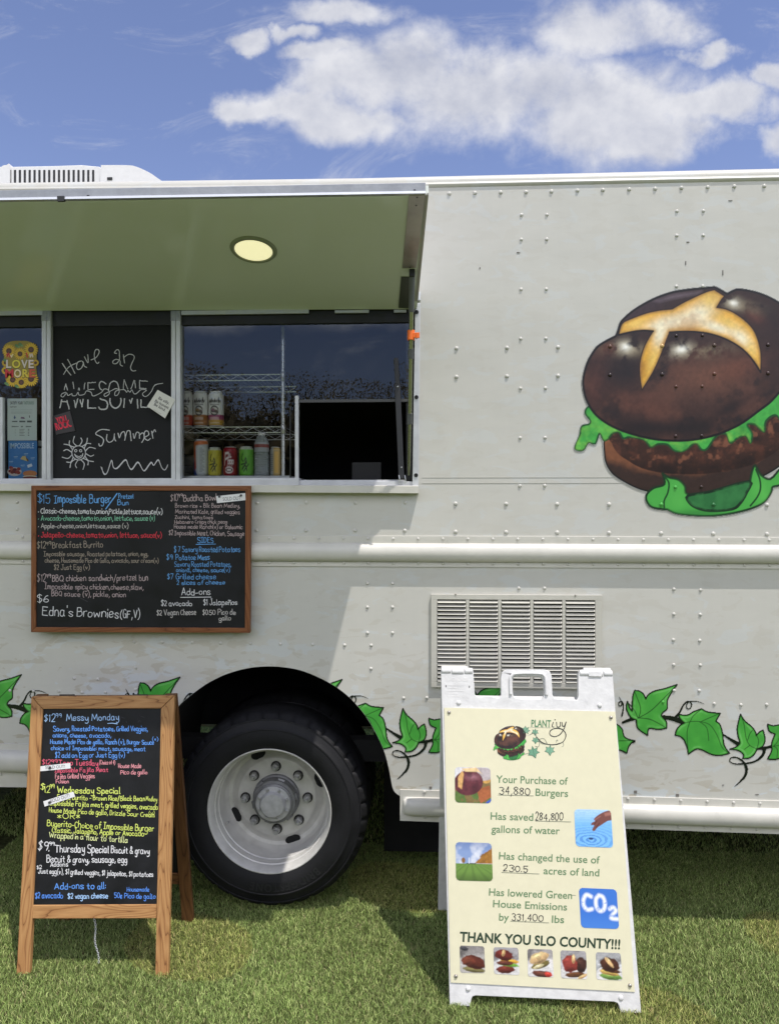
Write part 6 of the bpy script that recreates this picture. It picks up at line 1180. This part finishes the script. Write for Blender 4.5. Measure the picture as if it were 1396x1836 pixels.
    A_ = lambda t, x0, y0, x1, y1, cap, col=G, b=.012: ik.type(t, *T7(x0, y0), *T7(x1, y1), cap/3.49, col, b)
    B_ = lambda t, x0, y0, x1, y1, cap, col=G, b=.012: ik.type(t, *T8(x0, y0), *T8(x1, y1), cap/3.49, col, b)
    A_("Your Purchase of", 450, 780, 898, 793, 46); A_("Burgers", 696, 862, 900, 870, 46); A_("Has saved", 415, 1011, 682, 1019, 46); A_("gallons of water", 420, 1092, 848, 1104, 46)
    B_("Has changed the use of", 467, 213, 1098, 240, 46); B_("acres of land", 746, 306, 1095, 320, 46); B_("Has lowered Green", 405, 440, 925, 462, 46); B_("House Emissions", 430, 513, 893, 534, 46); B_("by", 468, 597, 530, 599, 46); B_("lbs", 798, 610, 875, 613, 46); B_("THANK YOU SLO COUNTY!!!", 222, 727, 1225, 776, 60, D, .028)
    for t, tr, x0, y0, x1, y1, cap in (("34,880", T7, 470, 852, 660, 858, 46), ("284,800", T7, 697, 1013, 868, 1016, 46), ("230.5", T8, 495, 286, 648, 293, 40), ("331,400", T8, 550, 596, 742, 602, 40)): ik.text(t, *tr(x0, y0), *tr(x1, y1), cap/3.49, K, 1.25)
    for tr, x0, y0, x1, y1 in ((T7, 465, 857, 683, 863), (T7, 697, 1020, 918, 1026), (T8, 485, 295, 720, 305), (T8, 540, 600, 780, 611), (T8, 912, 437, 948, 440)): ik.line([tr(x0, y0), tr(x1, y1)], .75, (90, 100, 84), .05)
    A_("PLANT", 670, 430, 793, 433, 44, (86, 128, 92), .02)
    for pts, w in (([(808, 402), (800, 428), (812, 432)], 1.5), ([(818, 385), (819, 388)], 1.8), ([(828, 402), (832, 430), (850, 428), (852, 402)], 1.5), ([(862, 402), (866, 426), (878, 424), (888, 400), (876, 440), (850, 478), (815, 492), (788, 480), (790, 455), (820, 440), (860, 445), (884, 470), (884, 500), (860, 530), (800, 543), (740, 530), (705, 495)], 1.45)): ik.line(smooth([T7(*p_) for p_ in pts], 4), w, (36, 40, 38))
    for pts in ([(705, 495), (690, 470), (660, 480)], [(710, 500), (722, 530), (715, 555), (695, 552)], [(770, 538), (750, 505), (722, 510), (735, 535), (770, 540)], [(600, 605), (640, 600), (665, 590)], [(868, 526), (872, 548), (862, 556)], [(826, 528), (830, 512), (836, 520)]): ik.line(smooth([T7(*p_) for p_ in pts], 4), .7, (96, 104, 92))
    lf = [(0, -1), (.22, -.45), (.75, -.62), (.55, -.1), (.95, .2), (.4, .35), (.15, 1), (-.3, .45), (-.9, .3), (-.6, -.1), (-.75, -.6), (-.22, -.45)]
    for (cx, cy, s, a, col) in ((636, 452, 30, .8, (120, 160, 132)), (694, 464, 24, .1, (112, 156, 128)), (697, 515, 25, .2, (112, 156, 128)), (684, 590, 42, -.2, (104, 150, 122)), (786, 578, 36, .1, (120, 164, 136))):
        ik.fill([T7(cx+s*(x*math.cos(a)-y*math.sin(a)), cy+s*(x*math.sin(a)+y*math.cos(a))) for x, y in lf], (70, 104, 84)); ik.fill([T7(cx+s*.85*(x*math.cos(a)-y*math.sin(a)), cy+s*.85*(x*math.sin(a)+y*math.cos(a))) for x, y in lf], col, .0003); ik.line([T7(cx+s*.7*math.sin(a), cy-s*.7*math.cos(a)), T7(cx-s*.7*math.sin(a), cy+s*.7*math.cos(a))], .6, (70, 104, 84))
    ik.line([T7(662, 434), T7(792, 437)], .5, (150, 160, 140)); ik.line([T7(490, 505), T7(600, 487), T7(665, 483)], .6, (206, 200, 190))
    ik.obj("sheet_printing", PRINT, sheet)
    # little burger emblem and the photographs
    bc = Canvas(BUR.w//3, BUR.h//3, BUR.sc*3); bc.rgb = BUR.rgb[::3, ::3][:bc.h, :bc.w].copy(); bc.a = BUR.a[::3, ::3][:bc.h, :bc.w].copy()
    decal("emblem", bc, lambda X, Y: pl.at(*T7(432+(X-108)*.1405, 425+(Y-122)*.1485), .0044), PRINT, sheet)
    def photo(name, c4, draw, asp=1.):   # c4: TL, TR, BR, BL
        c = Canvas(int(60*asp), 60, 1/59.); c.X = c.X/ c.X.max(); draw(c); rr = .16; dx = np.maximum(np.abs(c.X-.5)-(.5-rr), 0); dy = np.maximum(np.abs(c.Y-.5)-(.5-rr), 0); c.a = (np.hypot(dx, dy) < rr).astype(float)
        C4 = [np.array(p_) for p_ in c4]
        def mp(X, Y): P = np.array([C4[0]*(1-u_)*(1-v_)+C4[1]*u_*(1-v_)+C4[2]*u_*v_+C4[3]*(1-u_)*v_ for u_, v_ in zip(X, Y)]); return pl.at(P[:, 0], P[:, 1], .0045)
        decal("picture", c, mp, PRINT, sheet)
    def dish(seed, bg, parts, board=True):
        def d(c):
            c.rgb[:] = lin(bg); n = c.noise(.3, seed, 5); m1 = c.noise(.10, seed+1, 4); m2 = c.noise(.04, seed+2, 2)
            c.put(np.clip((n-.5)*5, 0, 1)*.8, tuple(int(q_*.5) for q_ in bg)); c.put(np.clip((.36-c.Y+n*.2)*6, 0, 1)*.5, (70, 62, 62))
            if board: c.poly(smooth([(.02, .95), (.1, .6), (.5, .5), (.96, .5), (1, .92), (.7, 1.0)], 3, True), (206, 204, 202))
            for (cx, cy, rx, ry, rot, col) in parts:
                t_ = np.linspace(0, 2*math.pi, 22, endpoint=False); r_ = np.random.default_rng(seed+int(cx*97+cy*31)); k = 1+r_.uniform(-.10, .10, 22)
                m = c.poly([(cx+rx*kk*math.cos(q)*math.cos(rot)-ry*kk*math.sin(q)*math.sin(rot), cy+rx*kk*math.cos(q)*math.sin(rot)+ry*kk*math.sin(q)*math.cos(rot)) for q, kk in zip(t_, k)], col, soft=.04)
                c.blob(cx-rx*.2, cy-ry*.45, rx*.5, ry*.3, tuple(min(255, int(q_*1.45+12)) for q_ in col), .6, rot, m); c.blob(cx+rx*.1, cy+ry*.7, rx*.9, ry*.35, tuple(int(q_*.45) for q_ in col), .8, rot, m); c.put(m*np.clip((m1-.52)*6, 0, 1)*.5, tuple(int(q_*.5) for q_ in col))
            c.rgb = np.clip(c.rgb*(.55+.9*(.6*m1+.4*m2)[..., None]), 0, 1)
        return d
    def first(c):
        c.rgb[:] = lin((206, 204, 206)); n = c.noise(.2, 4, 4); m1 = c.noise(.06, 5, 3); c.poly([(0, .35), (.2, .2), (1, .3), (1, 1), (0, 1)], (120, 100, 60)); c.put((n > .52)*np.clip((c.Y-.55)*9, 0, 1), (84, 110, 52)); c.poly([(.6, .62), (.95, .5), (1, .8), (.7, 1)], (160, 92, 54)); c.ell(.86, .33, .13, .12, (196, 150, 80)); c.ell(.75, .2, .35, .18, (176, 166, 168))
        m = c.ell(.38, .44, .40, .34, (98, 44, 52), -.3); c.blob(.5, .28, .18, .08, (160, 110, 120), .7, 0, m); c.put(m*np.clip((n-.5)*5, 0, 1)*.6, (60, 24, 32)); c.poly([(.1, .3), (.22, .1), (.26, .2), (.2, .62), (.1, .55)], (206, 160, 100), soft=.03); c.poly([(.2, .06), (.6, .02), (.76, .2), (.66, .14), (.3, .14)], (222, 190, 140), soft=.03); c.poly([(.82, .98), (1, .84), (1, 1)], (60, 90, 180)); c.rgb = np.clip(c.rgb*(.7+.6*m1[..., None]), 0, 1)
    def water(c):
        c.rgb[:] = lin((120, 180, 232)); n = c.noise(.12, 8, 3); c.put(np.clip((.4-c.Y)*2, 0, .8), (186, 214, 240)); r_ = np.hypot((c.X-.42)/1.0, (c.Y-.80)/.45); c.put((np.sin(r_*44+n*5) > .2)*np.clip(1.1-r_, .15, 1)*.75, (52, 112, 190)); c.put(np.clip(np.sin(c.Y*40+n*9)-.5, 0, 1)*.4, (80, 140, 210)); c.ell(.42, .77, .06, .03, (30, 60, 110))
        hand = (112, 68, 62)
        c.poly(smooth([(1.0, .04), (.85, .05), (.66, .14), (.52, .26), (.55, .31), (.46, .36), (.44, .42), (.52, .42), (.46, .54), (.52, .57), (.60, .48), (.72, .40), (.88, .30), (1.0, .26)], 3, True), hand); c.poly([(.8, .1), (1, .06), (1, .14), (.82, .18)], (156, 104, 92), soft=.04); c.stroke([(.60, .30), (.52, .40)], .02, (70, 36, 36)); c.stroke([(.66, .36), (.56, .48)], .02, (70, 36, 36)); c.stroke([(.7, .18), (.55, .28)], .02, (150, 100, 90))
    def field_(c):
        n = c.noise(.3, 3, 4); c.rgb[:] = lin((126, 148, 190)); c.put(np.clip((n-.4)*4, 0, 1), (206, 210, 220)); c.put(np.clip((.25-c.Y)*3, 0, .6), (90, 112, 160)); m = c.poly([(0, .55), (1, .55), (1, 1), (0, 1)], (104, 138, 62)); f_ = np.sin((c.X-.42)/(c.Y-.46+1e-3)*9); c.put(m*np.clip(f_, 0, 1)*.5, (74, 100, 46)); c.put(m*np.clip((c.Y-.75)*3, 0, .6), (58, 78, 36)); k = c.noise(.07, 12, 3)
        c.put(np.clip((.55-c.Y)*60, 0, 1)*np.clip((c.Y-(.58-.46*np.clip((c.X-.48)/.5, 0, 1)**.8)-(k-.5)*.12)*30, 0, 1), lin((150, 104, 44))*(.4+1.1*k[..., None])); c.ell(.22, .47, .05, .07, (130, 92, 46)); c.poly([(.3, .535), (.55, .535), (.55, .56), (.3, .56)], (60, 70, 50)); c.poly([(.36, .4), (.38, .4), (.38, .55), (.36, .55)], (220, 222, 226))
    def co2(c):
        c.rgb[:] = lin((58, 112, 196)); c.put(np.clip((c.Y-.6), 0, .4), (84, 140, 214)); n = c.noise(.06, 2, 3); w_ = (236, 240, 246)
        for pts in ([(.32, .22), (.2, .18), (.12, .3), (.12, .44), (.2, .54), (.32, .52)], [(.52, .18), (.44, .28), (.44, .46), (.52, .56), (.62, .52), (.66, .38), (.62, .22), (.52, .18)], [(.78, .50), (.86, .46), (.93, .53), (.86, .62), (.80, .72), (.95, .74)]): c.stroke(smooth(pts, 4), .085, w_, soft=.06, op=.95)
        for k in range(60):
            j = k*.618 % 1
        c.put(np.clip((n-.62)*6, 0, .5)*((c.Y > .15) & (c.Y < .78)), (58, 112, 196))
    photo("p", [T7(188, 678), T7(418, 682), T7(424, 914), T7(190, 908)], first)
    photo("p", [T7(935, 942), T7(1172, 948), T8(1187, 146), T8(945, 136)], water)
    photo("p", [T8(192, 101), T8(426, 108), T8(434, 356), T8(196, 350)], field_)
    photo("p", [T8(963, 387), T8(1208, 398), T8(1224, 655), T8(978, 646)], co2)
    photo("p", [T8(218, 750), T8(380, 756), T8(386, 930), T8(222, 926)], dish(21, (176, 172, 168), [(.55, .86, .42, .10, .1, (120, 112, 70)), (.58, .60, .42, .24, .25, (92, 42, 30)), (.30, .55, .22, .16, -.3, (110, 56, 40)), (.2, .12, .16, .07, .1, (60, 60, 64))], False), .7)
    photo("p", [T8(430, 760), T8(592, 765), T8(602, 942), T8(434, 934)], dish(22, (206, 204, 206), [(.46, .80, .34, .14, -.1, (104, 44, 34)), (.56, .62, .42, .07, .1, (112, 168, 58)), (.62, .50, .36, .08, .05, (214, 160, 60)), (.45, .58, .32, .08, 0, (96, 50, 38)), (.42, .30, .34, .20, .15, (100, 38, 32)), (.40, .22, .06, .12, .3, (216, 176, 120))]), .7)
    photo("p", [T8(642, 772), T8(806, 776), T8(816, 956), T8(646, 950)], dish(23, (206, 202, 200), [(.55, .88, .36, .12, .1, (96, 54, 42)), (.78, .88, .14, .09, .2, (196, 64, 52)), (.50, .56, .36, .13, -.35, (110, 98, 52)), (.42, .62, .20, .06, -.35, (220, 208, 160)), (.46, .32, .38, .19, -.35, (206, 172, 124))]), .7)
    photo("p", [T8(848, 780), T8(1016, 786), T8(1026, 968), T8(852, 960)], dish(24, (196, 194, 196), [(.55, .84, .36, .10, -.1, (96, 60, 36)), (.76, .50, .24, .26, .2, (66, 40, 32)), (.36, .48, .28, .30, -.2, (140, 56, 48)), (.50, .30, .06, .16, .1, (222, 184, 128)), (.80, .90, .2, .05, -.5, (214, 176, 120))]), .7)
    photo("p", [T8(1070, 792), T8(1232, 798), T8(1246, 976), T8(1074, 968)], dish(25, (204, 206, 208), [(.55, .86, .40, .12, .1, (110, 146, 70)), (.50, .72, .36, .10, .15, (196, 160, 88)), (.58, .64, .34, .08, .15, (90, 56, 36)), (.54, .44, .36, .24, .1, (74, 42, 30)), (.52, .36, .07, .22, -.7, (222, 184, 130))]), .7)
    ik.obj
plastic_sign()
for o in list(bpy.data.objects):
    if o.name.split('.')[0] in ('mullion', 'mullion_cap', 'sash_edge', 'sash_rod', 'pole_collar', 'mud_flap', 'hinge_strip', 'screw_grommet', 'jamb_flange', 'awning_fastener', 'cap_bolt', 'strut_pin', 'grille_screw', 'moulded_stud', 'sheet_screw', 'hand_hole', 'rack_post', 'post_sleeve', 'outer_wall', 'bottom_track', 'panel_seam', 'kitchen_lining'): split(o)
bpy.context.view_layer.update()
